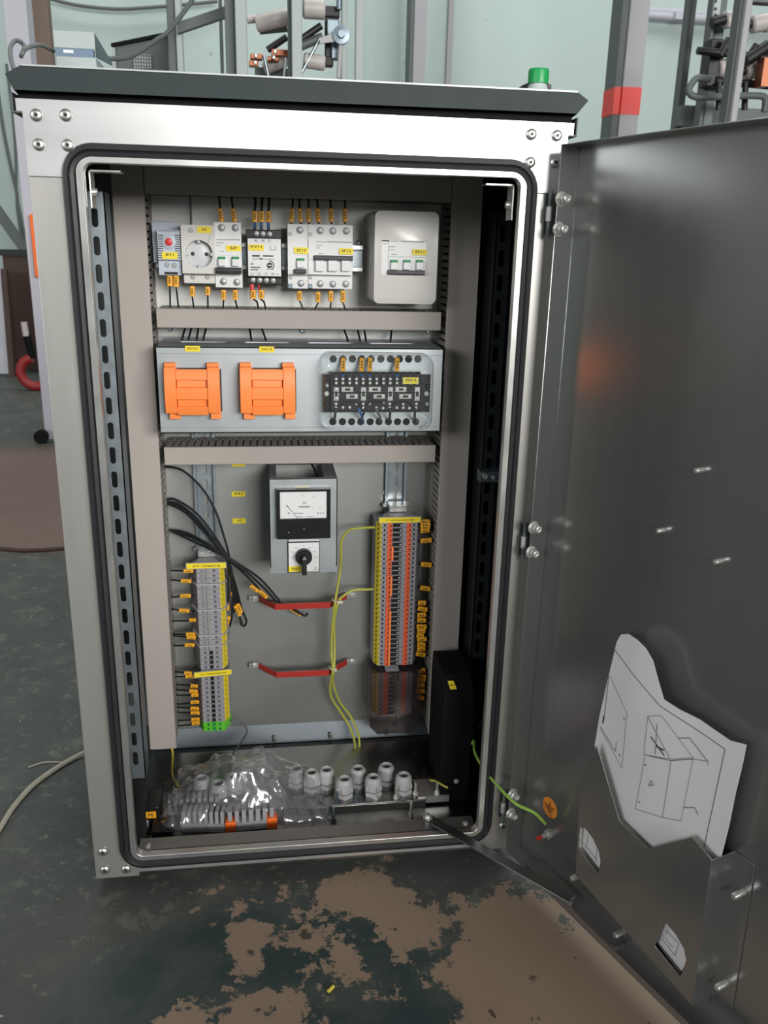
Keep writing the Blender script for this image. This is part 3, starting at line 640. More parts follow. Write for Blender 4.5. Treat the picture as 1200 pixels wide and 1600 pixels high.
def test_cover(px, lab):
    a, b, c, d = rc(px, 567, px+86.5, 655, SY-.012)
    t = thing('test_block', lab, 'test block', ((a+b)/2, SY, c), 'orange test block covers'); w = b-a; h = d-c
    m = MB(); m.box(a+.006, b+.0008, SY-.008, SY, c+.010, d-.010, 'black'); m.build('socket_base', t)
    m = MB(); N = 18
    def yy(v):  # cylindrical bulge
        return SY-.010-.017*math.sqrt(max(0, 1-((v-.5)*1.75)**2))
    def strip(u0, u1, v0, v1, off):
        rings = []
        for k in range(N+1):
            v = v0+(v1-v0)*k/N; z = c+h*v; y = yy(v)+off; rings.append([(a+w*u0, y, z), (a+w*u1, y, z), (a+w*u1, SY-.004, z), (a+w*u0, SY-.004, z)])
        m.loft(rings, 'orange')
    strip(0, .21, .13, .94, 0); strip(.77, .99, .13, .94, 0)
    strip(.22, .76, .09, .90, .0062)
    for v0, v1 in ((.09, .25), (.38, .59), (.72, .90)): strip(.21, .77, v0, v1, .0014)
    for u0, u1 in ((.0, .2), (.76, .97)): m.box(a+w*u0, a+w*u1, SY-.014, SY-.002, c+h*.86, c+h*1.0, 'orange')
    for u0, u1 in ((.05, .25), (.80, .99)): m.box(a+w*u0, a+w*u1, SY-.013, SY-.002, c+h*0, c+h*.14, 'orange')
    m.build('orange_cover', t, .0008, ang=30)
test_cover(258.5, 'orange ribbed test block cover under the SG12 sticker'); test_cover(375.5, 'orange ribbed test block cover under the SG13 sticker')
# SG11 block
t = thing('test_block', 'black multi-screw test block marked SG11 under a clear moulded cover', 'test block', P(588, 640, SY-.01))
TB = SY-.022
m = MB(); m.pb(505, 585, 672, 644, SY-.012, SY, 'black_gloss'); m.pb(517, 581, 657, 642, TB, SY-.011, 'black_gloss')
for k in range(13):
    x = 521+k*10.6; m.pb(x, 581, x+8.4, 602, TB-.003, TB+.001, 'black_gloss')
    m.pb(x+1.5, 581, x+7, 585, TB-.0036, TB-.002, 'black_matte')
for y in (613,): m.pb(519, y-.7, 655, y+.7, TB-.003, TB+.001, 'black_gloss')
m.build('block_body', t, .0012)
for k in range(13):
    x = 525.3+k*10.56
    for y in (592.3, 598.5):
        q = P(x, y, TB-.003); m = MB(); m.lathe(q, (0, -1, 0), [(.0020, 0), (.0019, .0008), (.001, .0012)], 'socket_beige', 10); m.build('contact_screw', t)
for x, y in ((525, 631), (525, 637), (536, 636.5), (546.5, 636.5), (557, 631), (567.5, 631), (567.5, 637), (577.5, 630.5), (588, 637), (599, 630.5), (598.5, 637.5), (609, 631), (609, 637), (620, 637), (630, 631.5), (630, 637), (639.5, 637.5), (650.5, 631), (650, 637)):
    q = P(x, y, TB-.0002); m = MB(); m.lathe(q, (0, -1, 0), [(.0020, 0), (.0019, .0012), (.001, .0016)], 'socket_beige', 10); m.build('contact_screw', t)
def link(x0, y0, x1, y1, vert):
    m = MB(); m.pb(x0, y0, x1, y1, TB-.0018, TB, 'bright_metal'); xm, ym = (x0+x1)/2, (y0+y1)/2
    if vert: m.pb(x0+1.6, ym-4, x1-1.6, ym+4, TB-.0022, TB-.001, 'black'); e = ((xm, y0+3.6), (xm, y1-3.6))
    else: m.pb(xm-4, y0+1.6, xm+4, y1-1.6, TB-.0022, TB-.001, 'black'); e = ((x0+3.6, ym), (x1-3.6, ym))
    for p in e: q = P(*p, TB-.0018); m.lathe(q, (0, -1, 0), [(.0018, 0), (.0016, .0012)], 'bright_metal', 10)
    m.build('slide_link', t)
for x in (525.5, 568, 610, 652): link(x-3.8, 605.5, x+3.8, 626, 1)
for x0, x1 in ((534, 552), (576.5, 595), (618, 635)): link(x0, 605, x1, 612, 0)
for x0, x1 in ((541, 559), (583.5, 601.5), (624, 643)): link(x0, 616, x1, 623, 0)
for x, y, mt in ((511, 602, 'zinc'), (510.5, 615, 'socket_beige'), (511.5, 630.5, 'black'), (668, 603, 'black'), (666, 615, 'socket_beige'), (667, 631, 'zinc')):
    q = P(x, y, SY-.012); m = MB(); m.lathe(q, (0, -1, 0), [(.0036, 0), (.0036, .0015), (.002, .003)], mt, 14); m.build('mounting_screw', t)
for x0 in (549, 588, 630):
    m = MB(); m.tube([P(x0-17, 634, TB-.002), P(x0-10, 629, TB-.004), P(x0, 627, TB-.005), P(x0+9, 629.5, TB-.004), P(x0+16, 636, TB-.002)], .0010, 'cable', 6); m.build('jumper_wire', t)
sticker(t, 'SG11', (629.5, 589.5, 654, 600), TB-.0035, .66, .4, up=.6)
a, b, c, d = rc(501, 552, 680, 675, SY-.03)
m = MB(); rings = []
for ins, y in ((0, SY-.0008), (.0015, SY-.010), (.004, SY-.034), (.008, SY-.040), (.016, SY-.042)):
    pts, _ = rrect(a+ins, b-ins, c+ins, d-ins, max(.004, .016-ins*.6), 5); rings.append([(x, y, z) for x, z in pts])
m.loft(rings, 'clear_cover', False); m.face([m.v(p) for p in rings[-1]], 'clear_cover'); m.build('clear_cover', t, ang=60)
for k, x in enumerate((536, 565, 578, 620.5)):
    wire([(x+1, 559, SY+.004), (x, 563, SY-.006), (x, 580, SY-.020), (x, 588, SY-.026)], .0017, 'blue', [((x+.5, 559, SY-.008), (x-.3, 580, SY-.024), .0034)], ['leftmost sleeved wire inside the clear cover of SG11', 'second sleeved wire inside the clear cover', 'third sleeved wire inside the clear cover', 'rightmost sleeved wire inside the clear cover of SG11'][k], 'sleeved wires inside the clear cover')
for k, (x, xe, c_) in enumerate(((525, 523, 'cable'), (560, 566, 'blue'), (571, 566, 'cable'), (587, 594, 'grey_wire'), (610, 609, 'cable'), (648, 648, 'cable'))):
    wire([(x, 638, TB-.002), (x+(xe-x)*.4, 644, TB-.004), (xe, 652, SY-.014), (xe, 660, SY+.004)], .0018, c_, (), ['short black wire from the lower left corner of SG11', 'blue wire looping under SG11', 'black wire beside the blue loop under SG11', 'grey wire under the middle of SG11', 'black wire bundle right of the middle under SG11', 'short black wire from the lower right end of SG11'][k], 'short wires under the black test block')
for k, (x, xe) in enumerate(((289, 284), (299, 294), (310, 307), (322, 317), (390, 393), (409, 416), (537, 544), (558, 563), (569, 572), (612, 610))):
    wire([(x, 513, .285), (xe, 534, .27), (xe, 545, .26)], .0016, 'cable', (), 'black wire dropping from the upper duct onto the slotted plate, %s from the left' % ('first', 'second', 'third', 'fourth', 'fifth', 'sixth', 'seventh', 'eighth', 'ninth', 'tenth')[k], 'black wires between duct and plate')

# ------------------------------------------------------------------ meter bracket
MY = .200
a, b, c, d = rc(421, 749, 527, 895, MY)
t = thing('meter_bracket', 'folded grey steel bracket holding the meter and the selector switch', 'bracket', ((a+b)/2, MY+.05, c))
m = MB(); m.box(a, b, MY, MY+.0015, c, d, 'plate_steel')
for x in (a, b-.0015): m.box(x, x+.0015, MY, PY_, c+.01, d, 'plate_steel')
m.box(a+.001, b-.001, MY-.0002, MY, c+.0065, c+.007, 'ink_soft'); m.build('front_sheet', t, .0008)
m = MB(); m.plate([(a, MY), (b, MY), (b, PY_), (a, PY_)], [[(a+.012, MY+.012), (b-.02, MY+.012), (b-.02, PY_-.015), (a+.012, PY_-.015)]], lambda u, w, t_: (u, w, d-t_), .0015, 'plate_steel'); m.build('top_flange', t, .0008)
m = MB(); m.pb(461, 758.5, 484, 763, MY-.0005, MY, 'tie'); m.build('pale_sticker', t)
t = thing('voltmeter', 'square black analogue kV meter with white dial, its needle at rest', 'voltmeter', P(474, 842, MY), None)
MF = MY-.012
a, b, c, d = rc(432.5, 765, 516.5, 842, MF); e, f, g, h = rc(437.5, 768.5, 511, 810.5, MF)
m = MB(); m.plate([(a, c), (b, c), (b, d), (a, d)], [slot((e+f)/2, (g+h)/2, f-e, h-g)[:0] or [(e, g), (f, g), (f, h), (e, h)]], XZ(MF), .010, 'black_gloss')
q = P(475, 827, MF); m.lathe(q, (0, -1, 0), [(.0035, 0), (.003, .001)], 'black_gloss'); m.lathe(q+Vector((0, -.001, 0)), (0, -1, 0), [(.001, 0), (.0008, .0006)], 'bright_metal', 8)
q2 = P(451, 832, MF); m.lathe(q2, (0, -1, 0), [(.001, 0), (.0008, .0006)], 'bright_metal', 8)
m.build('bezel', t, .0012)
m = MB(); m.box(e-.001, f+.001, MF+.003, MF+.008, g-.001, h+.001, 'device_white'); Y_ = MF+.003
def tx(s, x, y, hh, mt='ink', w=None): q = P(x, y, Y_-.0002); m.text(s, q.x, Y_-.0003, q.z, hh, mt, w)
tx('kV', 476, 786, .0030, 'ink', .0050); tx('5', 458, 777, .0018, 'ink_soft'); tx('10', 472.5, 774, .0020, 'ink_soft'); tx('15', 491, 776, .0020, 'ink_soft'); tx('20', 500, 793, .0018, 'ink_soft')
bars(m, Y_, [(467, 791, 484, 793), (460, 801.5, 474, 802.7), (464, 807, 473, 808), (479, 807, 490, 808), (450, 801, 453, 803), (496, 800.5, 498, 803), (500.5, 800.5, 502, 803), (505, 800, 506, 803)])
cx, cz = P(473, 815, Y_).x, P(473, 815, Y_).z
for k in range(21):
    a_ = math.radians(152-k*6.2); r0, r1 = .0285, .0300+(.0008 if k % 5 == 0 else 0); dx, dz = math.cos(a_), math.sin(a_)*.86
    m.poly([(cx+dx*r0-.0001, Y_-.0002, cz+dz*r0), (cx+dx*r1-.0001, Y_-.0002, cz+dz*r1), (cx+dx*r1+.0002, Y_-.0002, cz+dz*r1), (cx+dx*r0+.0002, Y_-.0002, cz+dz*r0)], 'ink_soft')
m.build('dial', t)
m = MB(); m.cyl(P(447.5, 789, MF+.0018), P(466, 810.5, MF+.0018), .00022, 'ink', seg=6); m.cyl(P(447.5, 789, MF+.0018), P(451, 793, MF+.0018), .0005, 'ink', seg=6); m.build('needle', t)
t = thing('rotary_switch', 'white selector switch plate with black knob pointing up, marked SN1, under the meter', 'selector switch', P(474, 894, MY))
m = MB(); m.pb(449.5, 846.5, 499.5, 894.5, MY-.0025, MY, 'black'); m.pb(451, 842.5, 498.5, 846, MY-.006, MY, 'device_shade'); m.pb(451, 848, 498.5, 893.5, MY-.0035, MY-.002, 'device_white')
Y_ = MY-.0035
tx('0', 474.6, 852.5, .0020, 'ink_soft'); tx('L3L1', 463.5, 856, .0018, 'ink_soft'); tx('L2L3', 457, 862.5, .0018, 'ink_soft'); tx('L1L2', 455.5, 871, .0018, 'ink_soft'); tx('L1N', 484, 856, .0018, 'ink_soft'); tx('L2N', 491.5, 862, .0018, 'ink_soft'); tx('L3N', 493.5, 870.5, .0018, 'ink_soft')
q = P(493.3, 887, Y_); m.poly([(q.x-.0014, Y_-.0003, q.z-.001), (q.x+.0014, Y_-.0003, q.z-.001), (q.x, Y_-.0003, q.z+.0013)], 'ink'); bars(m, Y_, [(489, 889.7, 497.5, 890.7)])
m.build('face_plate', t, .0005)
sticker(t, 'SN1', (451, 885, 471, 893.5), Y_, .55, .45)
q = P(475, 871, Y_-.008); m = MB(); m.lathe((q.x, Y_, q.z), (0, -1, 0), [(.0125, 0), (.0122, .010), (.0105, .012)], 'black', 28)
m.box(q.x-.0036, q.x+.0036, Y_-.024, Y_-.009, q.z-.0235, q.z+.007, 'black'); m.poly([(q.x-.0032, Y_-.0242, q.z+.002), (q.x+.0032, Y_-.0242, q.z+.002), (q.x, Y_-.0242, q.z+.0075)], 'ink_soft'); m.build('knob', t, .0012)
for k, (x, y) in enumerate(((487, 502),)):
    wire([(x, 725, .27), (x+5, 735, .26), (x+9, 745, .25)], .002, 'cable', (), 'black wire going behind the top of the meter bracket', None)

OR = ['topmost', 'second', 'third', 'fourth', 'fifth', 'sixth', 'seventh', 'eighth', 'ninth', 'tenth', 'eleventh', 'twelfth', 'thirteenth', 'fourteenth', 'fifteenth', 'sixteenth', 'seventeenth', 'eighteenth', 'nineteenth', 'twentieth'] + ['twenty-'+w for w in ('first', 'second', 'third', 'fourth', 'fifth', 'sixth', 'seventh', 'eighth', 'ninth')] + ['thirtieth', 'thirty-first']
def od(k, n=None): return 'topmost' if k == 0 else ('lowest' if n and k == n-1 else OR[k]+' from the top')
# ------------------------------------------------------------------ terminal strips
TF = .250; PIT_ = .0082
def zrow(y, x, Y=TF): return P(x, y, Y).z
# right strip
xr = P(622, 900, TF).x; ztop = zrow(815, 620)-.002
t = thing('terminal_block', 'grey terminal with orange release slots, topmost of the uncovered right strip', 'terminal block', (xr, .28, ztop-PIT_), 'orange and grey terminals of the right strip')
def term_body(m, hw, z0, z1, mt, side='terminal_side', both=True):
    m.prism([(-hw, TF), (hw, TF), (hw+.009, TF+.020), (hw+.009, .300), (-hw-.009, .300), (-hw-.009, TF+.020)], lambda u, w, z: (cxr+u, w, z), z0, z1, mt)
cxr = xr; z1 = ztop; z0 = ztop-PIT_+.0005; zc = (z0+z1)/2
def px2x(dx): return dx*.00096
m = MB(); term_body(m, .0288, z0, z1, 'terminal_grey')
for s in (-1, 1): m.lathe((cxr+s*.0240, TF+.0001, zc), (0, -1, 0), [(.0019, 0), (.0019, .0003)], 'black', 12)
m.build('housing', t, .0003, seg=1)
for s in (-1, 1):
    m = MB(); m.box(cxr+s*.0155-.0037, cxr+s*.0155+.0037, TF-.0012, TF+.002, z0, z1, 'orange_deep'); m.lathe((cxr+s*.0155+.0012, TF-.0012, zc-.0006), (0, -1, 0), [(.0014, 0), (.0014, .0003)], 'black', 10); m.build('release_slot', t)
m = MB(); m.box(cxr-.0105, cxr+.0040, TF-.0018, TF+.001, z0+.0014, z1-.0010, 'black_gloss'); m.box(cxr+.0008, cxr+.0028, TF-.0024, TF-.001, zc-.0008, zc+.0012, 'device_white'); m.build('disconnect_slide', t)
m = MB()
def sh(u, z, o=0): return (cxr-.0288-.009*u-o*.9, TF+.020*u-o*.4, z)
m.loft([[sh(.02, z0+.0004), sh(.02, z0+.0004, .0012), sh(.75, z0+.0004, .0012), sh(.75, z0+.0004)], [sh(.02, z1-.0008), sh(.02, z1-.0008, .0012), sh(.75, z1-.0008, .0012), sh(.75, z1-.0008)]], 'yellow')
m.poly([sh(.25, zc-.0016, .0014), sh(.5, zc-.0016, .0014), sh(.5, zc+.0018, .0014), sh(.25, zc+.0018, .0014)], 'ink_olive'); m.build('number_tag', t)
for k in range(1, 31): dup(t, (0, 0, -PIT_*k), 'grey terminal with orange release slots, %s of the uncovered right strip' % od(k, 31))
for k in range(32, 42): dup(t, (0, 0, -PIT_*k-.004), 'grey and orange terminal behind the smoked cover, %s of those behind it' % od(k-32, 10), 'terminals behind the smoked cover')
zE = ztop-31*PIT_
for y0, y1, x in ((854, 876, 613.5), (900, 931, 611.5), (955, 1040, 609)):
    a, b, c, d = rc(x-1.8, y0, x+1.2, y1, TF-.003); m = MB(); m.box(a, b, TF-.004, TF-.0018, c, d, 'orange_light'); m.build('jumper_bar', label={854: 'shortest bright orange jumper bar, uppermost on the right terminal strip', 900: 'middle bright orange jumper bar on the right terminal strip', 955: 'longest bright orange jumper bar, lowest on the right terminal strip'}[y0], cat='jumper bar', group='jumper bars')
def end_clamp(xc, y_top, label, zt, tag_w, txt, hw=.0288, tilt=0):
    """metal end clamp and yellow title strip above a terminal row"""
    t = thing('terminal_end_clamp', label, 'end clamp', (xc, .28, zt), 'titled end clamps')
    m = MB(); pr = [(xc-hw-.002, TF-.001, zt+.0005), (xc+hw+.002, TF-.001, zt+.0005), (xc+hw*.45, .285, zt+.0005), (xc-hw*.45, .285, zt+.0005)]
    m.loft([pr, [(p[0], p[1], p[2]+.0105) for p in pr]], 'terminal_grey'); m.build('clamp_body', t, .0005)
    if y_top:
        m = MB(); m.box(xc-.014, xc+.014, .270, .296, zt+.012, zt+.022, 'bright_metal'); m.box(xc-.022, xc+.022, .290, .297, zt+.0145, zt+.0195, 'bright_metal')
        for s in (-1, 1): m.lathe((xc+s*.009, .270, zt+.0165), (0, -1, 0), [(.0034, 0), (.0034, .0012)], 'bright_metal', 12)
        m.build('metal_clip', t, .0005)
    m = MB(); tf = lambda u, w, t_: (xc+u, TF-.0025+t_, zt+.0055+w+u*tilt)
    m.prism([(-tag_w, -.0052), (tag_w, -.0052), (tag_w, .0052), (-tag_w, .0052)], tf, 0, .0018, 'terminal_grey')
    m.prism([(-tag_w+.0012, -.0043), (tag_w-.0012, -.0043), (tag_w-.0012, .0043), (-tag_w+.0012, .0043)], tf, -.0005, .0002, 'yellow')
    m.text(txt, 0, 0, 0, .0030, 'ink_olive', tag_w*1.35, fn=lambda u, w: tf(u, w, -.0008)); m.build('title_strip', t)
end_clamp(xr, 1, 'end clamp titled XT on top of the right terminal strip', ztop, .0345, 'XT: Цепи напряжения')
m = MB(); a, b, c, d = rc(603, 1049, 624, 1063, TF-.002); m.box(a, b, TF, .30, c, d, 'device_shade'); m.lathe(((a+b)/2+.004, TF, (c+d)/2), (0, -1, 0), [(.003, 0), (.003, .0005)], 'black', 12); m.build('separator_block', label='small pale grey separator block with a screw hole under the right terminal strip', cat='separator')
# smoked cover
a, b, c, d = rc(578, 1050, 655, 1145, TF-.004)
zb = c; m = MB(); oc = [(a, d), (a, c+.016), (a+.014, c), (b-.014, c), (b, c+.016), (b, d)]
m.loft([[(x, .30, z) for x, z in oc], [(x, TF-.006, z) for x, z in oc]], 'smoked_cover', False); m.face([m.v((x, TF-.006, z)) for x, z in oc], 'smoked_cover')
q = P(617, 1132, TF-.007); m.lathe(q, (0, -1, 0), [(.0035, 0), (.0035, .0006)], 'black_gloss', 14)
m.build('smoked_cover', label='smoked see-through cover over the lowest terminals of the right strip', cat='cover', flat=True)
# left strip
xl0 = P(325, 900, TF).x; zt = zrow(888, 325); HW = .0178; PL = .0086; cxr = xl0
z1 = zt; z0 = zt-PL+.0005; zc = (z0+z1)/2
def left_term(t, metal, mt='terminal_grey', tagcol='yellow'):
    m = MB(); term_body(m, HW, z0, z1, mt)
    for s in (-1, 1):
        m.lathe((cxr+s*.0095, TF+.0001, zc), (0, -1, 0), [(.0026, 0), (.0026, .0003)], 'terminal_side' if mt == 'terminal_grey' else 'green', 12)
        m.box(cxr+s*.0095-.0018, cxr+s*.0095+.0018, TF-.0005, TF, zc-.0009, zc+.0009, 'bright_metal' if metal and s < 0 else 'zinc_dark')
    m.build('housing', t, .0003, seg=1)
    m = MB(); m.box(cxr-.0030, cxr+.0030, TF-(.0022 if metal else .0004), TF+.001, z0+.0008, z1-.0008, 'bright_metal' if metal else ('green' if mt != 'terminal_grey' else 'black')); m.build('link' if metal else 'link_slot', t)
    if tagcol:
        m = MB(); sh = lambda u, z, o=0: (cxr+HW+.009*u+o*.9, TF+.020*u-o*.4, z)
        m.loft([[sh(.02, z0+.0002), sh(.02, z0+.0002, .0012), sh(.7, z0+.0002, .0012), sh(.7, z0+.0002)], [sh(.02, z1-.0006), sh(.02, z1-.0006, .0012), sh(.7, z1-.0006, .0012), sh(.7, z1-.0006)]], tagcol)
        m.poly([sh(.12, zc-.0012, .0014), sh(.5, zc-.0002, .0014), sh(.5, zc+.0010, .0014), sh(.12, zc+.0001, .0014)], 'ink'); m.build('number_tag', t)
def series(label, group, depths, *a):
    t = thing('terminal_block', label, 'terminal block', (xl0, .28, zt-PL), group); left_term(t, *a); base = t.location.copy()
    for d in depths[1:]:
        c = dup(t); c.location = base-Vector((0, 0, d)); c['label'] = label+', '+od(depths.index(d), len(depths))
    if len(depths) > 2: t['label'] = label+', topmost'
    t.location = base-Vector((0, 0, depths[0])); return t
z = 0.0; seps = []; dm = []; dn = []
for n_ in (3, 5, 5, 2, 1):
    for k in range(n_): dm.append(z); z += PL
    if n_ != 1: seps.append(z); z += .0014
for k in range(4): dn.append(z); z += PL
zmid = z; z += .0125; dn2 = []
for k in range(10): dn2.append(z); z += PL
series('grey screw terminal with bright metal link in the left strip', 'linked terminals of the left strip', dm, True)
series('grey terminal with black slot above the lower left title', 'unlinked terminals above the lower title strip', dn, False)
series('grey terminal with black slot below the lower left title', 'unlinked terminals below the lower title strip', dn2, False)
g = series('upper green earth terminal at the bottom of the left strip', 'green earth terminals', [z, z+PL], False, 'green_lug', None)
for o in COL.objects:
    if o.get('group') == 'green earth terminals' and o != g: o['label'] = 'lowest green earth terminal at the bottom of the left strip'
for k, d in enumerate(seps):
    m = MB(); zz = zt-d; m.prism([(-HW-.001, TF-.003), (HW+.001, TF-.003), (HW+.012, TF+.016), (HW+.012, .29), (-HW-.012, .29), (-HW-.012, TF+.016)], lambda u, w, q: (cxr+u, w, q), zz-.0019, zz+.0003, 'gland')
    m.build('partition_plate', label='thin grey partition plate in the left strip, %s of four' % ('uppermost', 'second from top', 'third from top', 'lowest')[k], cat='partition', group='partition plates')
end_clamp(xl0-.002, 1, 'end clamp titled X1 on top of the left terminal strip', zt, .0315, 'X1: Шинки', HW)
end_clamp(xl0+.0015, 0, 'end clamp titled XT1 in the middle of the left terminal strip', zt-zmid-.0118, .0310, 'XT1: Сигнализация', HW, .06)

# sleeved wires at the strips
cnt = {}
for y, x0, x1 in ((892, 287, 302), (908, 283, 299), (931, 282, 298), (954, 280, 296), (969, 296, 306), (991, 291, 305), (996, 292, 306), (1008, 289, 304), (1052, 288, 300), (1057, 290, 308), (1072, 298, 309), (1080, 296, 309), (1086, 299, 310), (1097, 298, 311), (1107, 298, 311), (1114, 298, 312), (1124, 299, 312), (1130, 300, 312)):
    up = y < 1040; k_ = cnt[up] = cnt.get(up, -1)+1; n_ = 'yellow sleeved wire entering the left strip %s its lower title, %s' % ('above' if up else 'below', od(k_, 8 if up else 10))
    tilt = random.uniform(-1.5, 2.5)
    wire([(252+y*.018, y+tilt*2, .28), (x0-3, y+tilt, .262), (x0, y, .258), (x1, y-tilt*.3, .258), (x1+9, y, .264)], .0014, 'cable', [((x0, y+tilt*.3, .256), (x1, y-tilt*.3, .256), .0031)], n_, 'left strip wires '+('above' if up else 'below'))
for y, x0, x1, tl in ((815, 657, 671, .5), (819.5, 657, 672, 1), (824, 657, 671, 0), (829, 657, 671, -.8), (845, 657, 674, -1), (882, 658, 674, 1), (919, 657, 672, 1.4), (942, 653, 665, 0), (951, 653, 667, 2), (961, 652, 665, -.6), (969, 652, 665, .3), (979, 651, 666, .5), (986, 652, 664, 0), (993, 651, 662, 1), (999, 652, 666, -.5), (1007, 652, 664, .3), (1014, 652, 664, 0), (1022, 650, 664, 1.6), (1049, 653, 664, -2), (1057, 654, 665, 0), (1063, 652, 664, 0), (1071, 652, 663, -.4), (1080, 651, 663, 0), (1090, 652, 662, 1)):
    up = y < 1035; k_ = cnt[(up, 1)] = cnt.get((up, 1), -1)+1; n_ = 'yellow sleeved wire right of the %s, %s' % ('uncovered orange terminals' if up else 'smoked cover', od(k_, 18 if up else 6))
    wire([(x0-8, y-tl*.4, .266), (x0, y-tl*.5, .257), (x1, y+tl, .257), (x1+4, y+tl, .265), (698-y*.03, y+tl+2, .28)], .0014, 'cable', [((x0, y-tl*.5, .256), (x1, y+tl, .256), .0040)], n_, 'right strip wires '+('above' if up else 'below'))
# loose black wires hanging from the left duct
LW = [
 ([(258, 729, .29), (285, 735, .28), (315, 762, .265), (336, 797, .262), (348, 832, .262), (357, 865, .262), (361, 900, .27), (364, 940, .28)], [((363, 925, .27), (365, 936, .275), .003)], 'long black wire arching from the top of the left duct down past the rail'),
 ([(262, 780, .29), (275, 781, .28), (305, 800, .258), (330, 830, .25), (350, 862, .25), (362, 895, .25), (371, 925, .27), (377, 950, .28), (385, 970, .28), (380, 978, .282), (374, 962, .28)], [((371, 943, .276), (377, 957, .276), .0032)], 'black wire of the upper bundle ending in an open loop'),
 ([(262, 784, .29), (280, 788, .28), (310, 812, .256), (335, 845, .246), (357, 875, .248), (366, 915, .262), (372, 945, .28), (377, 977, .28)], [((367, 946, .276), (375, 962, .276), .0030)], 'black wire of the upper bundle ending beside the open loop'),
 ([(262, 787, .29), (290, 801, .276), (322, 835, .25), (352, 870, .244), (375, 890, .25), (400, 915, .26), (415, 935, .26), (440, 942, .27), (475, 962, .28)], [((391, 915, .254), (403, 924, .254), .0032)], 'black wire running behind the upper red handle with yellow sleeve above it'),
 ([(264, 788, .29), (286, 794, .276), (318, 822, .25), (350, 866, .24), (383, 892, .244), (412, 918, .256), (430, 938, .262)], [((405, 923, .252), (417, 934, .252), .0032)], 'black wire with sleeve reaching the left end of the upper red handle'),
 ([(266, 828, .29), (290, 832, .28), (325, 850, .25), (352, 868, .242), (380, 886, .242), (408, 906, .25), (437, 939, .262)], [], 'thick black wire curving over to the upper red handle'),
 ([(266, 829, .29), (300, 845, .27), (335, 862, .246), (357, 880, .246), (366, 930, .27), (369, 948, .28), (364, 957, .28), (357, 955, .28)], [((354, 941, .276), (355, 953, .276), .0042)], 'black wire from the lower bundle with a yellow flag tag beside the strip'),
 ([(264, 785, .29), (288, 797, .274), (330, 838, .25), (354, 868, .246), (357, 910, .262), (356, 945, .276)], [], 'black wire of the upper bundle hanging straight down beside the left strip'),
 ([(268, 830, .29), (296, 838, .276), (330, 856, .25), (358, 880, .25), (364, 930, .27), (362, 965, .28), (357, 985, .28), (353, 995, .28), (351, 988, .28), (356, 982, .28)], [((358, 963, .276), (352, 983, .276), .0034)], 'black wire with long yellow sleeve and small ring end beside the left strip'),
]
for p, s_, lb in LW: wire(p, .0019, 'cable', s_, lb, 'loose black wires from the left duct')
wire([(452, 946, .29), (462, 953, .286), (472, 960, .284), (478, 962, .284), (480, 958, .288)], .002, 'cable', [((454, 951, .282), (471, 961, .282), .0030)], 'black wire end with slanting yellow sleeve showing under the upper red handle', 'loose black wires from the left duct')
# green-yellow wires
wire([(592, 823, .275), (583, 824, .268), (565, 825, .262), (545, 829, .262), (534, 845, .265), (533, 870, .27), (531, 895, .275), (527, 920, .26), (523, 945, .252), (519, 985, .26), (518, 1020, .262), (520, 1046, .25), (516, 1070, .27), (518, 1090, .28), (532, 1112, .28), (547, 1137, .27), (555, 1165, .25), (554, 1200, .22)], .0021, 'gy_wire', (), 'yellow green earth wire from the upper end of the right strip down to the glands', 'earth wires beside the handles')
wire([(590, 920, .275), (575, 921, .268), (553, 922, .264), (538, 930, .258), (528, 942, .252), (522, 975, .262), (523, 1010, .264), (522, 1046, .25), (520, 1065, .268), (530, 1095, .28), (548, 1120, .278), (560, 1148, .262), (561, 1175, .245), (555, 1200, .22)], .0021, 'gy_wire', (), 'yellow green wire from the middle of the right strip joining another at the handle', 'earth wires beside the handles')
for k, (x, y) in enumerate(((525, 939), (520.5, 1045))):
    q = P(x, y, .250); m = MB(); m.tube([q+Vector(v) for v in ((-.005, 0, .001), (0, -.003, 0), (.005, 0, -.001), (.005, .008, -.001), (0, .011, 0), (-.005, .008, .001))], .0012, 'tie', 6, True, 4); m.box(q.x+.002, q.x+(.011 if k == 0 else .006), q.y-.003, q.y-.0005, q.z-.004, q.z+.001, 'tie')
    m.build('cable_tie', label=('pale cable tie at the upper red handle', 'pale cable tie at the lower red handle')[k], cat='cable tie', group='cable ties')
wire([(352, 1129, .27), (362, 1126, .266), (376, 1129, .268), (386, 1140, .27), (382, 1152, .26), (362, 1180, .22), (352, 1196, .19), (345, 1210, .16)], .0015, 'grey_wire', (), 'thin green grey wire from the earth terminals down behind the bag', None)
wire([(268, 1166, .26), (270, 1180, .25), (269, 1203, .22), (271, 1216, .19), (278, 1228, .16)], .0019, 'yellow_wire', (), 'yellow wire dropping out of the left duct into the bag corner', None)
wire([(738, 1162, .10), (741, 1158, .092), (742, 1175, .06), (755, 1200, .02), (775, 1225, -.03), (805, 1255, -.07), (835, 1270, -.085), (852, 1287, -.085)], .0022, 'green_wire', (), 'green yellow earth wire stretching from the cabinet to the door stud', None)
wire([(684, 1186, .2), (681, 1198, .19), (676, 1208, .18), (670, 1216, .16)], .0015, 'green_wire', (), 'short green wire beside the heater, above the bolt row', None)
wire([(672, 1219, .12), (682, 1221, .11), (692, 1227, .095), (700, 1231, .09)], .0016, 'gy_wire', (), 'short yellow wire lying on the gland plate beside the heater', None)

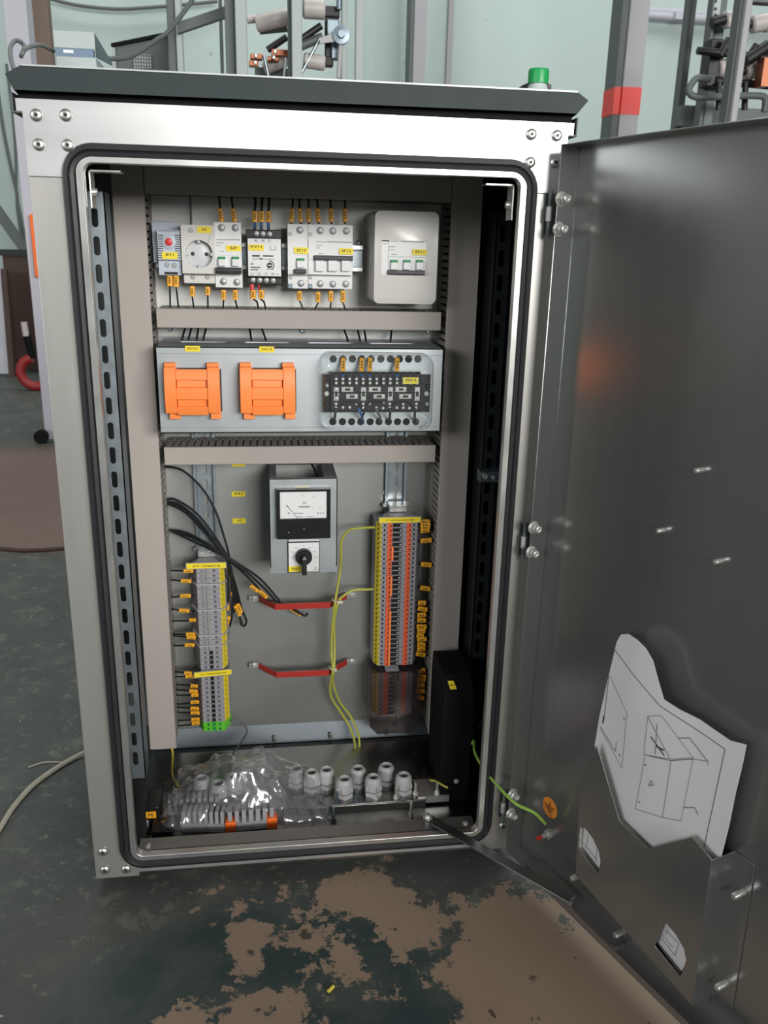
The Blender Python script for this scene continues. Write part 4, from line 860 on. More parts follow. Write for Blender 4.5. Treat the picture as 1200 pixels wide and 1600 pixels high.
# red handles
def handle(y1, lab, bx0, bx1, c0, f0, f1, c1):
    Y0, Y1 = .298, .262
    A = P(bx0+8, y1[0], Y0); B = P(f0, y1[1], Y1); C = P(f1, y1[2], Y1); D = P(bx1-8, y1[3], Y0)
    t = thing('pull_handle', lab, 'handle', ((A.x+D.x)/2, PY_, A.z), 'red insulated handles'); zc = (A.z+B.z+C.z+D.z)/4
    m = MB(); h = .0052
    rings = []
    for q, off in ((A, (0, .0014)), (B, (.0006, .0014)), (C, (-.0006, .0014)), (D, (0, .0014))):
        rings.append([(q.x-0*off[0], q.y-off[1], zc-h), (q.x, q.y+off[1], zc-h), (q.x, q.y+off[1], zc+h), (q.x, q.y-off[1], zc+h)])
    m.loft(rings, 'red_ins'); m.build('insulated_bar', t, .0006)
    for x in (A.x, D.x):
        s = -1 if x == A.x else 1; xs = sorted((x, x+s*.016)); m = MB(); m.box(xs[0], xs[1], .2985, .300, zc-.0045, zc+.0045, 'bright_metal')
        q = Vector((x+s*.008, .2985, zc)); m.lathe(q, (0, -1, 0), [(.0048, 0), (.0048, .0015), (.0034, .0016), (.0034, .004)], 'bright_metal', 6); m.cyl((x+s*.008, .300, zc), (x+s*.008, PY_, zc), .003, 'zinc'); m.build('end_lug', t, .0003)
handle((938, 946, 941, 934), 'upper red insulated bar handle below the meter', 396, 550, 0, 430, 515, 0)
handle((1044, 1051, 1046, 1038), 'lower red insulated bar handle beneath the other one', 396, 550, 0, 432, 514, 0)

# ------------------------------------------------------------------ floor of the cabinet
GZ = .048
a0 = PZ(519, 1257, GZ); a1 = PZ(666, 1250, GZ)
ya = (a0.y+a1.y)/2
t = thing('gland_plate', 'raised grey steel plate carrying the cable glands and a row of bolts', 'gland plate', (.3, ya, .033))
m = MB(); m.box(.09, a1.x, ya, .262, GZ-.0025, GZ, 'floor_steel'); m.box(.09, a1.x, ya, ya+.002, .033, GZ-.0025, 'floor_steel'); m.build('plate_sheet', t, .0005)
m = MB(); xx = PZ(699, 1235, GZ).x; m.box(a1.x-.012, xx, ya+.004, ya+.05, GZ, GZ+.002, 'frame_steel_h'); m.box(a1.x-.012, xx, ya+.004, ya+.0055, GZ-.010, GZ, 'frame_steel_h'); m.build('side_tab', t)
def bolt(parent, q, name='bolt', h=.020, dark=False):
    mt = 'zinc_dark' if dark else 'bright_metal'; m = MB(); m.lathe(q, (0, 0, 1), [(.0052, 0), (.0052, .0012)], mt, 14); m.lathe(q+Vector((0, 0, .0012)), (0, 0, 1), [(.0042, 0), (.0042, .004)], mt, 6); m.lathe(q, (0, 0, 1), [(.0021, .005), (.0021, h-.001), (.0016, h)], mt, 8)
    return m.build(name, parent)
for x, y, dk in ((527, 1254, 1), (558, 1250, 1), (587, 1247, 0), (619, 1246, 0), (649, 1240, 0), (683, 1238, 0)): bolt(t, PZ(x, y, GZ+(.002 if x > 660 else 0)), dark=dk)
for x, y, dk in ((521, 1283, 1), (642, 1274, 0)): bolt(t, PZ(x, y, .033), 'lower_bolt', .026, dk)
gprof = [(r*1.14, h*.86) for r, h in [(.0122, 0), (.0122, .007), (.0112, .008), (.0108, .012), (.0118, .0125), (.0118, .019), (.0116, .028), (.0108, .033), (.0092, .0365), (.0072, .0375), (.0064, .0365), (.0062, .026), (.0004, .0258)]]
gi = []
gl = [(603, 1222, 'rear gland, second from the right, on the gland plate'), (630, 1237, 'rightmost gland at the front of the gland plate'), (583, 1240, 'front gland between the tall rear pair, beside the rightmost one'), (559, 1226, 'rear gland directly under the ends of the earth wires'), (538, 1243, 'front gland at the left end of the uncovered group'), (510, 1228, 'gland half hidden behind the right edge of the bag'),
      (487, 1232, 'gland under the right part of the clear bag'), (463, 1226, 'gland seen blurred through the top of the bag'), (366, 1238, 'gland peeking out above the middle of the bag'), (316, 1242, 'leftmost gland standing behind the bag'), (342, 1250, 'gland under the bag between the two left ones')]
for k, (x, y, lb) in enumerate(gl):
    q = PZ(x, y, GZ)
    t = thing('cable_gland', 'grey plastic cable '+lb, 'cable gland', q, 'grey cable glands')
    if k == 0:
        g0 = t; m = MB(); m.lathe(q, (0, 0, 1), [(.0146, 0), (.0146, .0065), (.0135, .0075)], 'gland', 6); m.build('hex_base', t, .0006)
        m = MB(); m.lathe(q, (0, 0, 1), gprof[3:-1]+[gprof[-1]], 'gland', 24)
        m.lathe(q, (0, 0, 1), [(.0148, .0105), (.0148, .0165), (.0134, .0195)], 'gland', 6); m.lathe(q, (0, 0, 1), [(.0070, .0232), (.0070, .0234)], 'ink', 16); m.build('dome_nut', t, .0004)
    else:
        for ch in g0.children: c = ch.copy(); COL.objects.link(c); c.parent = t
# heater
t = thing('heater', 'tall black metal heater box with a small yellow sticker, bottom right of the cabinet', 'heater', (.525, .15, .035))
m = MB(); hx0, hx1, hz = P(686, 1150, .10).x+.006, .558, P(712, 1052, .125).z
m.loft([[(hx0, .10, .034), (hx1, .10, .034), (hx1, .205, .034), (hx0, .205, .034)], [(hx0, .10, hz-.028), (hx1, .10, hz-.028), (hx1, .205, hz-.028), (hx0, .205, hz-.028)], [(hx0+.001, .125, hz), (hx1, .125, hz), (hx1, .205, hz), (hx0+.001, .205, hz)]], 'black_matte'); m.build('housing', t, .002)
q = P(717, 1221, .099); m = MB(); m.lathe((q.x-.004, .10, q.z), (0, -1, 0), [(.0042, 0), (.0042, .0006), (.0034, .0015)], 'gland', 16); m.build('cover_screw', t)
m = MB(); fn = lambda u, w: (u, .1125+(w)*.66-.0008, hz-.014+w*.75+.0006)
xs = .524; k_ = .0055
pts = [(xs-.006, .007), (xs+.003, .007), (xs+.007, -.006), (xs-.003, -.006)]
m.prism(pts, lambda u, w, z: (u, fn(u, w)[1]-z, fn(u, w)[2]+z), 0, .0006, 'yellow'); m.text('EK1', 0, 0, 0, .003, 'ink', .006, fn=lambda u, w: (xs+w*.0+u*.9, fn(0, w)[1]-.0009, fn(0, w)[2]+.0009)); m.build('label_sticker', t)
# small black clamp with earth sticker
t = thing('earth_clamp', 'low black clamp block with an orange PE sticker in the bottom left corner', 'clamp', (.075, .08, .035))
m = MB(); m.box(.058, .078, .09, .135, .033, .068, 'black_gloss'); m.box(.070, .100, .055, .088, .033, .051, 'black'); m.cyl((.062, .078, .034), (.062, .078, .055), .0025, 'zinc'); m.build('clamp_body', t, .001)
a, b, c, d = rc(228, 1268, 244, 1278, .0895); m = MB(); m.box(a, b, .0888, .0895, c, d, 'sleeve'); m.text('PE', (a+b)/2, .0886, (c+d)/2, (d-c)*.5, 'ink', (b-a)*.5); m.build('label_sticker', t)
for x, y in ((231, 1322),):
    q = PZ(x, y, .061); m = MB(); m.lathe(q, (0, 0, 1), [(.004, 0), (.004, .002), (.002, .003)], 'bright_metal', 12); m.build('sill_screw', CAB)
for x, y in ((727, 1286),):
    q = PZ(x, y, .061); m = MB(); m.lathe(q, (0, 0, 1), [(.004, 0), (.004, .002), (.002, .003)], 'bright_metal', 12); m.build('sill_screw', CAB)
# spare terminal strip and bag
def spare(x0, y0, x1, y1, z0, label, n, orange_ends):
    A, B = PZ(x0, y0, z0), PZ(x1, y1, z0); d = (B-A); L = d.length; d.normalize(); p = Vector((-d.y, d.x, 0))
    t = thing('spare_terminal_strip', label, 'terminal strip', (A+B)/2, 'spare terminal strips in the bag')
    tf = lambda v: A+d*v.x+p*v.y+Vector((0, 0, v.z))
    m = MB(); m.tf = tf; m.box(0, L, 0, .018, 0, .013, 'gland'); m.build('base_bar', t, .0006)
    m = MB(); m.tf = tf
    for k in range(n): s0 = L*(k+.15)/n; m.box(s0, s0+L/n*.62, .002, .020, .012, .034, 'terminal_grey')
    m.build('comb_teeth', t, .0005)
    if orange_ends:
        for s0 in (-.002, L-.013): m = MB(); m.tf = tf; m.box(s0, s0+.015, -.002, .016, -.001, .018, 'orange_deep' if 0 else 'orange_plate'); m.build('orange_end', t, .001)
spare(355, 1301, 431, 1293, .036, 'grey comb shaped terminal strip with two orange ends lying in the bag', 7, True)
spare(283, 1300, 352, 1301, .036, 'shorter grey terminal strip left of the orange ended one in the bag', 8, False)
spare(262, 1283, 345, 1276, .036, 'grey terminal strip at the back of the bag, behind the others', 9, False)
m = MB(); nx, ny = 84, 40
A = PZ(246, 1292, .036); Bp = PZ(522, 1288, .036)
G = []
X0, X1, Yf, Yb = A.x-.004, Bp.x-.004, .071, .200
for j in range(ny+1):
    row = []
    for i in range(nx+1):
        u, v = i/nx, j/ny
        x = X0+(X1-X0)*u; y = Yf+(Yb-Yf)*v-(.012 if u < .3 or u > .72 else .0)*(1-v)
        side = max(0, min(1, min(u, 1-u)*9))**.6; fr = max(0, min(1, min(v, 1-v)*4))**.5
        h = .030+.030*math.sin(math.pi*min(1, u*1.1))**1.2 + (.012 if .35 < u < .8 else 0)*math.sin(math.pi*(u-.35)/.45)
        if u > .62: h *= .92
        n1 = noise.noise(Vector((x*28, y*28, 1.3))); n2 = noise.noise(Vector((x*75, y*60, 4.1))); n3 = abs(noise.noise(Vector((x*48+y*30, y*45-x*20, 9))))
        z = .037+h*side*fr*(1+.30*n1)+.003*n2+.012*n3*fr*side
        y += .010*noise.noise(Vector((x*30, y*20, 7)))*(1-fr)-.006*n3
        row.append(m.v((x+.006*n2, max(y, .047), max(z, .0365))))
    G.append(row)
for j in range(ny):
    for i in range(nx): m.face([G[j][i], G[j][i+1], G[j+1][i+1], G[j+1][i]], 'film')
m.build('plastic_bag', label='crumpled clear plastic bag with spare parts lying over the glands in the cabinet bottom', cat='plastic bag', recalc=False, ang=180)

# ------------------------------------------------------------------ door
PHI = math.radians(21.7)
H0 = Vector((.583, -.027, 0)); SD = Vector((math.sin(PHI), -math.cos(PHI), 0)); ND = Vector((-math.cos(PHI), -math.sin(PHI), 0)); WD = .027
O_ = H0-ND*WD
def DW(s, n, z): return O_+SD*s+ND*n+Vector((0, 0, z))
def DP(px, py, n=0):
    d = ray(px, py); k = (O_+ND*n-CAM).dot(ND)/d.dot(ND); q = CAM+d*k-O_; return q.dot(SD), n, q.z
DZ0, DZ1, DL = .040, .9935, .56
tfD = lambda v: DW(v.x, v.y, v.z)
def DM(): m = MB(); m.tf = tfD; return m
m = DM(); th = .0015
m.box(0, DL, -th, 0, DZ0, DZ1, 'door_steel'); m.box(0, th, 0, WD, DZ0, DZ1, 'door_steel'); m.box(DL-th, DL, 0, WD, DZ0, DZ1, 'door_steel')
m.box(0, DL, 0, WD, DZ0, DZ0+th, 'door_steel'); m.box(0, DL, 0, WD, DZ1-th, DZ1, 'door_steel')
DOOR = m.build('door', CAB, .0008)
def dpart(m, name, **k): return m.build(name, DOOR, **k)
def dstud(px, py, n0, ln, r=.0034, name='stud', nut=True):
    s, _, z = DP(px, py, n0); m = DM()
    if nut: m.lathe((s, n0, z), (0, 1, 0), [(r*1.7, 0), (r*1.7, .004)], 'bright_metal', 6)
    m.lathe((s, n0, z), (0, 1, 0), [(r, 0), (r, ln-.001), (r*.8, ln)], 'bright_metal', 12); return dpart(m, name)
# hinge bolts stick out of the hinge side return, along +s
def wall_pt(px, py):
    d = ray(px, py); k = (DW(th, 0, 0)-CAM).dot(SD)/d.dot(SD); q = CAM+d*k-O_; return q.dot(ND), q.z
for px, py in ((876, 311), (872, 358), (833, 824), (829, 862), (800, 1240), (797, 1270)):
    n_, z_ = wall_pt(px, py); m = DM(); c = Vector((th, n_, z_)); m.lathe(c, (1, 0, 0), [(.0082, 0), (.0082, .0012)], 'bright_metal', 18); m.lathe(c, (1, 0, 0), [(.0064, .001), (.0066, .006), (.006, .0072)], 'bright_metal', 6); m.lathe(c, (1, 0, 0), [(.0048, .0068), (.0046, .012), (.0036, .0124), (.0034, .0105)], 'bright_metal', 14); dpart(m, 'hinge_bolt')
for k, py in enumerate((335, 843, 1255)):
    q = P(866-k*32, py, -.004); m = MB(); z = q.z
    m.cyl((.5805, -.012, z-.026), (.5805, -.012, z+.026), .0024, 'dark_post'); m.box(.5775, .5935, -.004, .0, z-.022, z+.022, 'inner_steel'); m.cyl((.580, -.012, z-.008), (.580, -.012, z+.008), .0036, 'gland'); m.build('hinge', CAB)
dstud(1097, 734, 0, .010, .0028, nut=False); dstud(1037, 828, 0, .010, .0028, nut=False); dstud(1127, 876, 0, .010, .0028, nut=False)
# bottom channel
m = DM(); m.box(.055, DL-.02, .0, .034, DZ0+.010, DZ0+.0115, 'door_steel'); m.box(.055, DL-.02, .0325, .034, DZ0+.0115, DZ0+.020, 'door_steel'); dpart(m, 'bottom_channel')
q = DP(890, 1392, .024); m = DM(); c = Vector((q[0], .024, DZ0+.0115)); m.lathe(c, (0, 0, 1), [(.005, 0), (.005, .003), (.003, .0031), (.003, .009)], 'bright_metal', 10); dpart(m, 'stay_bolt')
# earth sign and stud
s, _, z = DP(859, 1262, .0006); m = DM(); R0 = .0150
m.prism([(s+R0*math.cos(a), z+R0*math.sin(a)) for a in [2*math.pi*k/32 for k in range(32)]], lambda u, w, n_: (u, n_, w), .0001, .0006, 'orange_sign')
def bar(u0, w0, u1, w1, wd=.0013):
    d = Vector((u1-u0, w1-w0)); n_ = Vector((-d.y, d.x)).normalized()*wd/2; m.poly([(s+a, .0014, z+b) for a, b in ((u0+n_.x, w0+n_.y), (u1+n_.x, w1+n_.y), (u1-n_.x, w1-n_.y), (u0-n_.x, w0-n_.y))], 'ink')
bar(0, .0095, 0, .002); bar(-.009, .002, .009, .002); bar(-.006, -.002, .006, -.002); bar(-.003, -.006, .003, -.006)
dpart(m, 'earth_sign')
s, _, z = DP(858, 1303, 0); m = DM(); m.lathe((s, 0, z), (0, 1, 0), [(.007, 0), (.007, .004)], 'bright_metal', 6); m.lathe((s, .004, z), (0, 1, 0), [(.0034, 0), (.0034, .010)], 'bright_metal', 12); m.lathe((s, .014, z), (0, 1, 0), [(.003, 0), (.003, .007)], 'red_ins', 12); dpart(m, 'earth_stud')
# document pocket
PN = .034
def dp2(px, py, n=PN): a = DP(px, py, n); return (a[0], a[2])
top = [dp2(900, 1290), dp2(935, 1205), dp2(968, 1283), dp2(1012, 1326), dp2(1081, 1308), dp2(1112, 1343)]
bl = dp2(905, 1398); br = dp2(1072, 1578)
outl = [dp2(889, 1379), dp2(906, 1310), (dp2(921, 1140, .004)[0], dp2(921, 1140, .004)[1])]
outer = [dp2(899, 1368), dp2(904, 1262), dp2(932, 1163), dp2(968, 1283), dp2(1012, 1326), dp2(1081, 1308), dp2(1112, 1343), dp2(1080, 1570)]
h1 = [dp2(*p) for p in ((906, 1293), (914, 1294), (926, 1310), (935, 1330), (938, 1345), (935, 1362), (934, 1366), (903, 1325))]
h2 = [dp2(*p) for p in ((1036, 1441), (1042, 1444), (1056, 1461), (1068, 1482), (1072, 1500), (1066, 1518), (1062, 1526), (1023, 1478))]
t = MB(); t.tf = lambda v: tfD(v); t.plate(outer, [h1, h2], lambda u, w, q: (u, PN-q, w), .0012, 'door_steel')
a, b = dp2(1112, 1343), dp2(1080, 1570)
t.loft([[(a[0], PN, a[1]), (a[0]+.001, PN, a[1]), (b[0]+.001, PN, b[1]), (b[0], PN, b[1])], [(a[0]+.002, .0005, a[1]), (a[0]+.003, .0005, a[1]), (b[0]+.003, .0005, b[1]), (b[0]+.002, .0005, b[1])]], 'door_steel')
f0 = DP(1160, 1345, .001); t.loft([[(a[0]+.002, .0005, a[1]), (a[0]+.002, .0018, a[1]), (b[0]+.002, .0018, b[1]), (b[0]+.002, .0005, b[1])], [(a[0]+.028, .0005, a[1]), (a[0]+.028, .0018, a[1]), (b[0]+.028, .0018, b[1]), (b[0]+.028, .0005, b[1])]], 'door_steel')
c0, c1 = outer[0], outer[-1]
t.loft([[(c0[0], PN, c0[1]), (c0[0], PN, c0[1]+.001), (c1[0], PN, c1[1]+.001), (c1[0], PN, c1[1])], [(c0[0], .0005, c0[1]), (c0[0], .0005, c0[1]+.001), (c1[0], .0005, c1[1]+.001), (c1[0], .0005, c1[1])]], 'door_steel')
zl = min(c0[1], c1[1])
t.loft([[(c0[0], .0006, c0[1]), (c0[0], .0018, c0[1]), (c1[0], .0018, c1[1]), (c1[0], .0006, c1[1])], [(c0[0], .0006, c0[1]-.018), (c0[0], .0018, c0[1]-.018), (c1[0], .0018, c1[1]-.018), (c1[0], .0006, c1[1]-.018)]], 'door_steel')
dpart(t, 'document_pocket', bev=.0004)
for px, py, n0 in ((907, 1367, .002), (975, 1455, .002), (1058, 1557, .002), (1162, 1393, .002), (1135, 1535, .002)): dstud(px, py, n0, .016, .0036, nut=False)
# folded drawing in the pocket
def sheet(name, label, outline, n0, curl, lines, org_n=.022):
    """outline: px polygon, triangulated grid in door plane with curl(n offset)"""
    pl = [dp2(x, y, org_n) for x, y in outline]
    def inside(p):
        c = False; j = len(pl)-1
        for i in range(len(pl)):
            if (pl[i][1] > p[1]) != (pl[j][1] > p[1]) and p[0] < (pl[j][0]-pl[i][0])*(p[1]-pl[i][1])/(pl[j][1]-pl[i][1])+pl[i][0]: c = not c
            j = i
        return c
    m = DM(); f = lambda u, w, q=0: (u, n0+curl(u, w)+q, w)
    bm2 = bmesh.new(); vs = [bm2.verts.new((u, w, 0)) for u, w in pl]; bm2.faces.new(vs)
    bmesh.ops.triangulate(bm2, faces=bm2.faces)
    for _ in range(4): bmesh.ops.subdivide_edges(bm2, edges=[e for e in bm2.edges if e.calc_length() > .012], cuts=1); bmesh.ops.triangulate(bm2, faces=bm2.faces)
    idx = {}
    for q in (0, -.0009):
        for v in bm2.verts: idx[(v.index, q)] = None
    bm2.verts.index_update()
    mp = {v.index: m.v(f(v.co.x, v.co.y)) for v in bm2.verts}; mb = {v.index: m.v(f(v.co.x, v.co.y, -.0007)) for v in bm2.verts}
    for fc in bm2.faces: m.face([mp[v.index] for v in fc.verts], 'sheet_paper'); m.face([mb[v.index] for v in reversed(fc.verts)], 'sheet_paper')
    for e in bm2.edges:
        if e.is_boundary: a, b = e.verts; m.face([mp[a.index], mp[b.index], mb[b.index], mb[a.index]], 'sheet_paper')
    bm2.free()
    for ln in lines:
        wd = ln[-1]*.0006; pts = ln[:-2]; mt = ln[-2]
        for (xa, ya_), (xb, yb) in zip(pts, pts[1:]):
            a, b = Vector(dp2(xa, ya_, org_n)), Vector(dp2(xb, yb, org_n)); L = (b-a).length; k = max(1, int(L/.008)); nv = Vector((-(b-a).y, (b-a).x)).normalized()*wd/2
            for i in range(k):
                p, q = a+(b-a)*i/k, a+(b-a)*(i+1)/k; m.poly([f(p.x+nv.x, p.y+nv.y, .0005), f(q.x+nv.x, q.y+nv.y, .0005), f(q.x-nv.x, q.y-nv.y, .0005), f(p.x-nv.x, p.y-nv.y, .0005)], mt)
    return m.build(name, label=label, cat='paper drawing', recalc=False, ang=80)
I, J = 'ink', 'ink_soft'
lines = [[(962, 1014), (990, 1048), (1035, 1102), (1132, 1171), (1099, 1325), I, 1.3],
         [(1016, 1118), (1037, 1117), (1083, 1184), (1053, 1186), (1008, 1178), (1016, 1118), J, 1.2], [(1016, 1118), (1048, 1184), I, 1], [(1008, 1178), (1050, 1188), I, 1.3], [(1050, 1188), (1036, 1277), J, 1.3], [(1010, 1180), (994, 1263), J, 1.3], [(994, 1263), (1036, 1277), (1064, 1283), J, 1.2], [(1083, 1185), (1064, 1283), J, 1], [(1050, 1188), (1083, 1186), I, 1.2],
         [(1030, 1130), (1026, 1178), J, 2], [(1020, 1150), (1040, 1180), I, 2.5], [(1028, 1165), (1040, 1172), I, 3], [(1062, 1153), (1078, 1153), (1105, 1190), J, 2.2], [(1083, 1186), (1106, 1190), (1105, 1196), J, 1.5], [(1069, 1262), (1085, 1262), (1090, 1273), J, 2], [(1015, 1227), (1019, 1219), (1023, 1226), (1015, 1227), I, 1.2],
         [(955, 1056), (983, 1113), (972, 1200), (938, 1138), J, 1.2], [(953, 1055), (944, 1125), J, 2], [(938, 1135), (962, 1174), (964, 1160), J, 1.8], [(944, 1118), (942, 1130), I, 3.5], [(977, 1120), (979, 1123), I, 2.5], [(968, 1178), (970, 1181), I, 2.5], [(1010, 1193), (1011, 1196), I, 2.5], [(1000, 1251), (1001, 1254), I, 2.5]]
cs, cz = dp2(985, 1030)
def curl1(u, w):
    d = max(0, (w-.300)/.06); e = max(0, 1-abs((u-cs)/.09)); return .0012*math.sin(u*34)+.0025*min(d, 1.5)*e
sheet('drawing_sheet', 'large folded line drawing of an open cabinet, curling out of the door pocket', [(965, 1003), (972, 991), (985, 990), (1000, 999), (1013, 1012), (1024, 1032), (1031, 1060), (1040, 1092), (1063, 1108), (1092, 1124), (1118, 1143), (1140, 1158), (1165, 1164), (1160, 1190), (1148, 1240), (1138, 1290), (1124, 1346), (1085, 1330), (1015, 1345), (965, 1305), (940, 1230), (928, 1165), (936, 1120), (953, 1052)], .022, curl1, lines)
sheet('drawing_sheet', 'corner of a ruled drawing showing through the left opening of the door pocket', [(908, 1288), (920, 1287), (942, 1305), (946, 1340), (936, 1362), (920, 1345), (907, 1322)], .024, lambda u, w: 0, [[(904, 1306), (918, 1322), (935, 1343), J, 1.4], [(921, 1303), (918, 1325), J, 1.4], [(935, 1325), (933, 1345), J, 1.2]])
sheet('drawing_sheet', 'corner of a ruled table sheet showing through the right opening of the door pocket', [(1026, 1450), (1045, 1436), (1075, 1468), (1076, 1500), (1064, 1521), (1045, 1495), (1024, 1466)], .024, lambda u, w: 0, [[(1030, 1458), (1057, 1492), J, 1.4], [(1043, 1453), (1063, 1473), (1057, 1492), J, 1.4], [(1034, 1456), (1054, 1480), J, 1], [(1046, 1448), (1042, 1460), J, 1]])
# stay arm
A = PZ(668, 1279, .068); B = DW(DP(890, 1392, .024)[0], .026, DZ0+.020)
t = thing('door_stay', 'long flat steel stay arm running from the cabinet sill to the open door', 'stay arm', A)
d = (B-A).normalized(); p = Vector((-d.y, d.x, 0)).normalized()
m = MB(); rings = [[q+p*a+Vector((0, 0, b)) for a, b in ((-.008, 0), (.008, 0), (.008, .0025), (-.008, .0025))] for q in (A-d*.008, B+d*.006)]; m.loft(rings, 'inner_steel'); m.build('flat_bar', t, .0006)
m = MB(); m.lathe(A+Vector((0, 0, .002)), (0, 0, 1), [(.0075, 0), (.0075, .0012), (.0045, .0014), (.0042, .005), (.003, .006)], 'bright_metal', 14); m.cyl((A.x, A.y, .034), (A.x, A.y, A.z), .004, 'zinc'); m.build('pivot_bolt', t)

# ------------------------------------------------------------------ things on the roof
def roofz(y): return q_roof-.055*(y+.008)/.478
q_roof = P(460, 122, -.008).z
def onroof(x, Y): return Vector((x, Y, roofz(Y)))
a = P(842, 110, .30); zr = roofz(.30); r_ = .0145
t = thing('bottle', 'white bottle with green screw cap standing on the cabinet roof near its right end', 'bottle', (a.x, .30, zr))
ht = P(842, 108, .30).z; m = MB(); m.lathe((a.x, .30, zr), (0, 0, 1), [(.028, 0), (.03, .003), (.03, ht-zr-.06), (.024, ht-zr-.038), (.0145, ht-zr-.026), (.0125, ht-zr-.02), (.0125, ht-zr-.004)] if ht-zr > .07 else [(.026, 0), (.026, .006), (.0145, ht-zr-.021), (.0125, ht-zr-.017), (.0125, ht-zr-.004)], 'bottle', 28); m.build('body', t)
m = MB(); m.lathe((a.x, .30, ht-.0195), (0, 0, 1), [(.0150, 0), (.0150, .016), (.0140, .0192), (.004, .0195)], 'cap_green', 28); m.build('cap', t)
a, b = P(818, 133, .34), P(832, 126, .34); m = MB(); m.prism([(a.x-.004, roofz(.34)+.003), (a.x-.001, a.z), (b.x, b.z), (b.x+.03, b.z-.004), (b.x+.03, roofz(.34)+.003)], lambda u, w, y: (u, y, w), .34, .37, 'black'); m.build('black_case', label='small dark wedge shaped case behind the green capped bottle', cat='case')
Yb = .20
a = P(83, 47, Yb); b = P(147, 50, Yb); c = P(165, 90, Yb)
zr = roofz(Yb)
t = thing('bent_sheet_bracket', 'bright folded sheet metal piece lying on the left end of the roof', 'sheet metal', ((a.x+b.x)/2, Yb+.02, zr+.001), None)
z_m = P(110, 75, Yb).z; z_n = P(110, 88, Yb).z
m = MB(); m.box(a.x, b.x, Yb, Yb+.0015, z_m, a.z, 'galv_post'); m.loft([[(b.x, Yb, a.z), (b.x, Yb+.0015, a.z), (b.x+.0005, Yb+.0015, z_n), (b.x, Yb, z_n)], [(c.x, Yb+.05, z_n+.004), (c.x, Yb+.0515, z_n+.004), (c.x, Yb+.0515, z_n), (c.x, Yb+.05, z_n)]], 'zinc_dark'); m.build('upright_flange', t)
m = MB(); m.box(a.x, b.x-.003, Yb+.001, Yb+.012, z_n, z_m, 'blue_sheet'); m.box(a.x+.010, a.x+.022, Yb+.0005, Yb+.002, z_m-.0055, z_m-.002, 'device_white'); m.build('blue_strip', t)
m = MB(); m.box(a.x, b.x, Yb, Yb+.055, zr+.001, z_n, 'galv_post'); m.build('lower_flange', t, .001)
wire([(22, 110, .12), (17, 90, .14), (17, 72, .16), (26, 63, .18), (38, 72, .18), (33, 88, .16), (38, 78, .16), (50, 72, .18), (66, 71, .2), (84, 80, .22)], .0026, 'grey_wire', (), 'grey cable looping over the left end of the roof', None, 'cable', 'cable')

# ------------------------------------------------------------------ hall behind
def vpost(m, x0, x1, yr, Y, dy, mt, z0=0, z1=3.2):
    a, b = P(x0, yr, Y).x, P(x1, yr, Y).x; m.box(a, b, Y, Y+dy, z0, z1, mt); return m
# plank
a, b = P(45, 50, 4.9).x, P(78, 50, 4.9).x; t = MB(); t.box(a, b, 4.9, 4.98, 0, 3.6, 'wood'); t.build('wooden_post', label='weathered brown wooden post beside the pale column', cat='post')
t = thing('brown_board', 'dark brown board standing against the wall at the far left', 'board', (-1.3, 5.15, 0)); a, b = P(14, 500, 5.08), P(110, 500, 5.08)
m = MB(); m.box(a.x, b.x, 5.08, 5.14, .01, P(30, 400, 5.08).z, 'brown_panel'); m.build('panel', t, .004); m = MB(); zt_ = P(30, 400, 5.08).z; m.box(a.x-.2, b.x, 5.07, 5.16, zt_, zt_+.04, 'black'); m.build('top_rail', t)
t = thing('leaning_board', 'pale board with dark rough edge leaning at the left edge of the view', 'board', (-1.6, 5.0, 0)); m = MB(); a, b = P(2, 420, 4.9), P(17, 572, 4.9)
m.loft([[(a.x-.35, 4.9, a.z), (a.x, 4.9, a.z), (a.x, 4.93, a.z), (a.x-.35, 4.93, a.z)], [(b.x-.35, 4.85, .02), (b.x, 4.85, .02), (b.x, 4.88, .02), (b.x-.35, 4.88, .02)]], 'pale_paint'); m.build('board_face', t)
m = MB(); m.loft([[(a.x, 4.88, a.z), (a.x+.035, 4.88, a.z), (a.x+.035, 4.93, a.z), (a.x, 4.93, a.z)], [(b.x, 4.83, .0), (b.x+.035, 4.83, .0), (b.x+.035, 4.88, .0), (b.x, 4.88, .0)]], 'brown_panel'); m.build('edge_strip', t)
# grey post with orange plate just behind the cabinet
t = thing('steel_post', 'pale grey steel column with a bright orange plate on it, just left of the cabinet', 'post', (P(68, 690, 2.9).x+.03, 2.93, 0))
xa = P(62.5, 600, 2.9).x; xb = P(45.5, 60, 2.9).x; m = MB(); m.box(xa, xb, 2.9, 3.0, .0, 2.6, 'pale_paint'); m.box(xa-.02, xb+.02, 2.88, 3.02, 0, .012, 'dark_post'); m.build('post_tube', t, .003)
a, b, c, d = rc(48, 335, 62, 433, 2.86); xq = P(50, 384, 2.86).x; m = MB(); m.box(xq, xq+.16, 2.86, 2.9, c, d, 'orange_plate'); m.build('orange_plate', t, .004)
m = MB(); c_ = P(66, 676, 2.85); m.cyl((c_.x-.01, 2.85, .03), (c_.x-.01, 2.885, .03), .03, 'black_matte'); m.build('foot_wheel', t)
# hook
q = P(54, 566, 4.3); t = thing('lifting_hook', 'dark red lifting hook with pale latch resting by the brown board', 'hook', (q.x, 4.3, 0))
m = MB(); R_ = .085; c_ = Vector((q.x, 4.3, R_+.025)); m.tube([c_+Vector((R_*math.cos(a), 0, R_*math.sin(a))) for a in [math.radians(100+k*30) for k in range(10)]], .028, 'hook_red', 10); m.build('hook_body', t)
m = MB(); m.cyl(c_+Vector((-.01, 0, R_)), c_+Vector((-.03, 0, R_+.14)), .022, 'black_matte'); m.cyl(c_+Vector((-.03, -.01, R_+.13)), c_+Vector((-.035, -.01, R_+.21)), .018, 'porcelain'); m.build('shank', t)
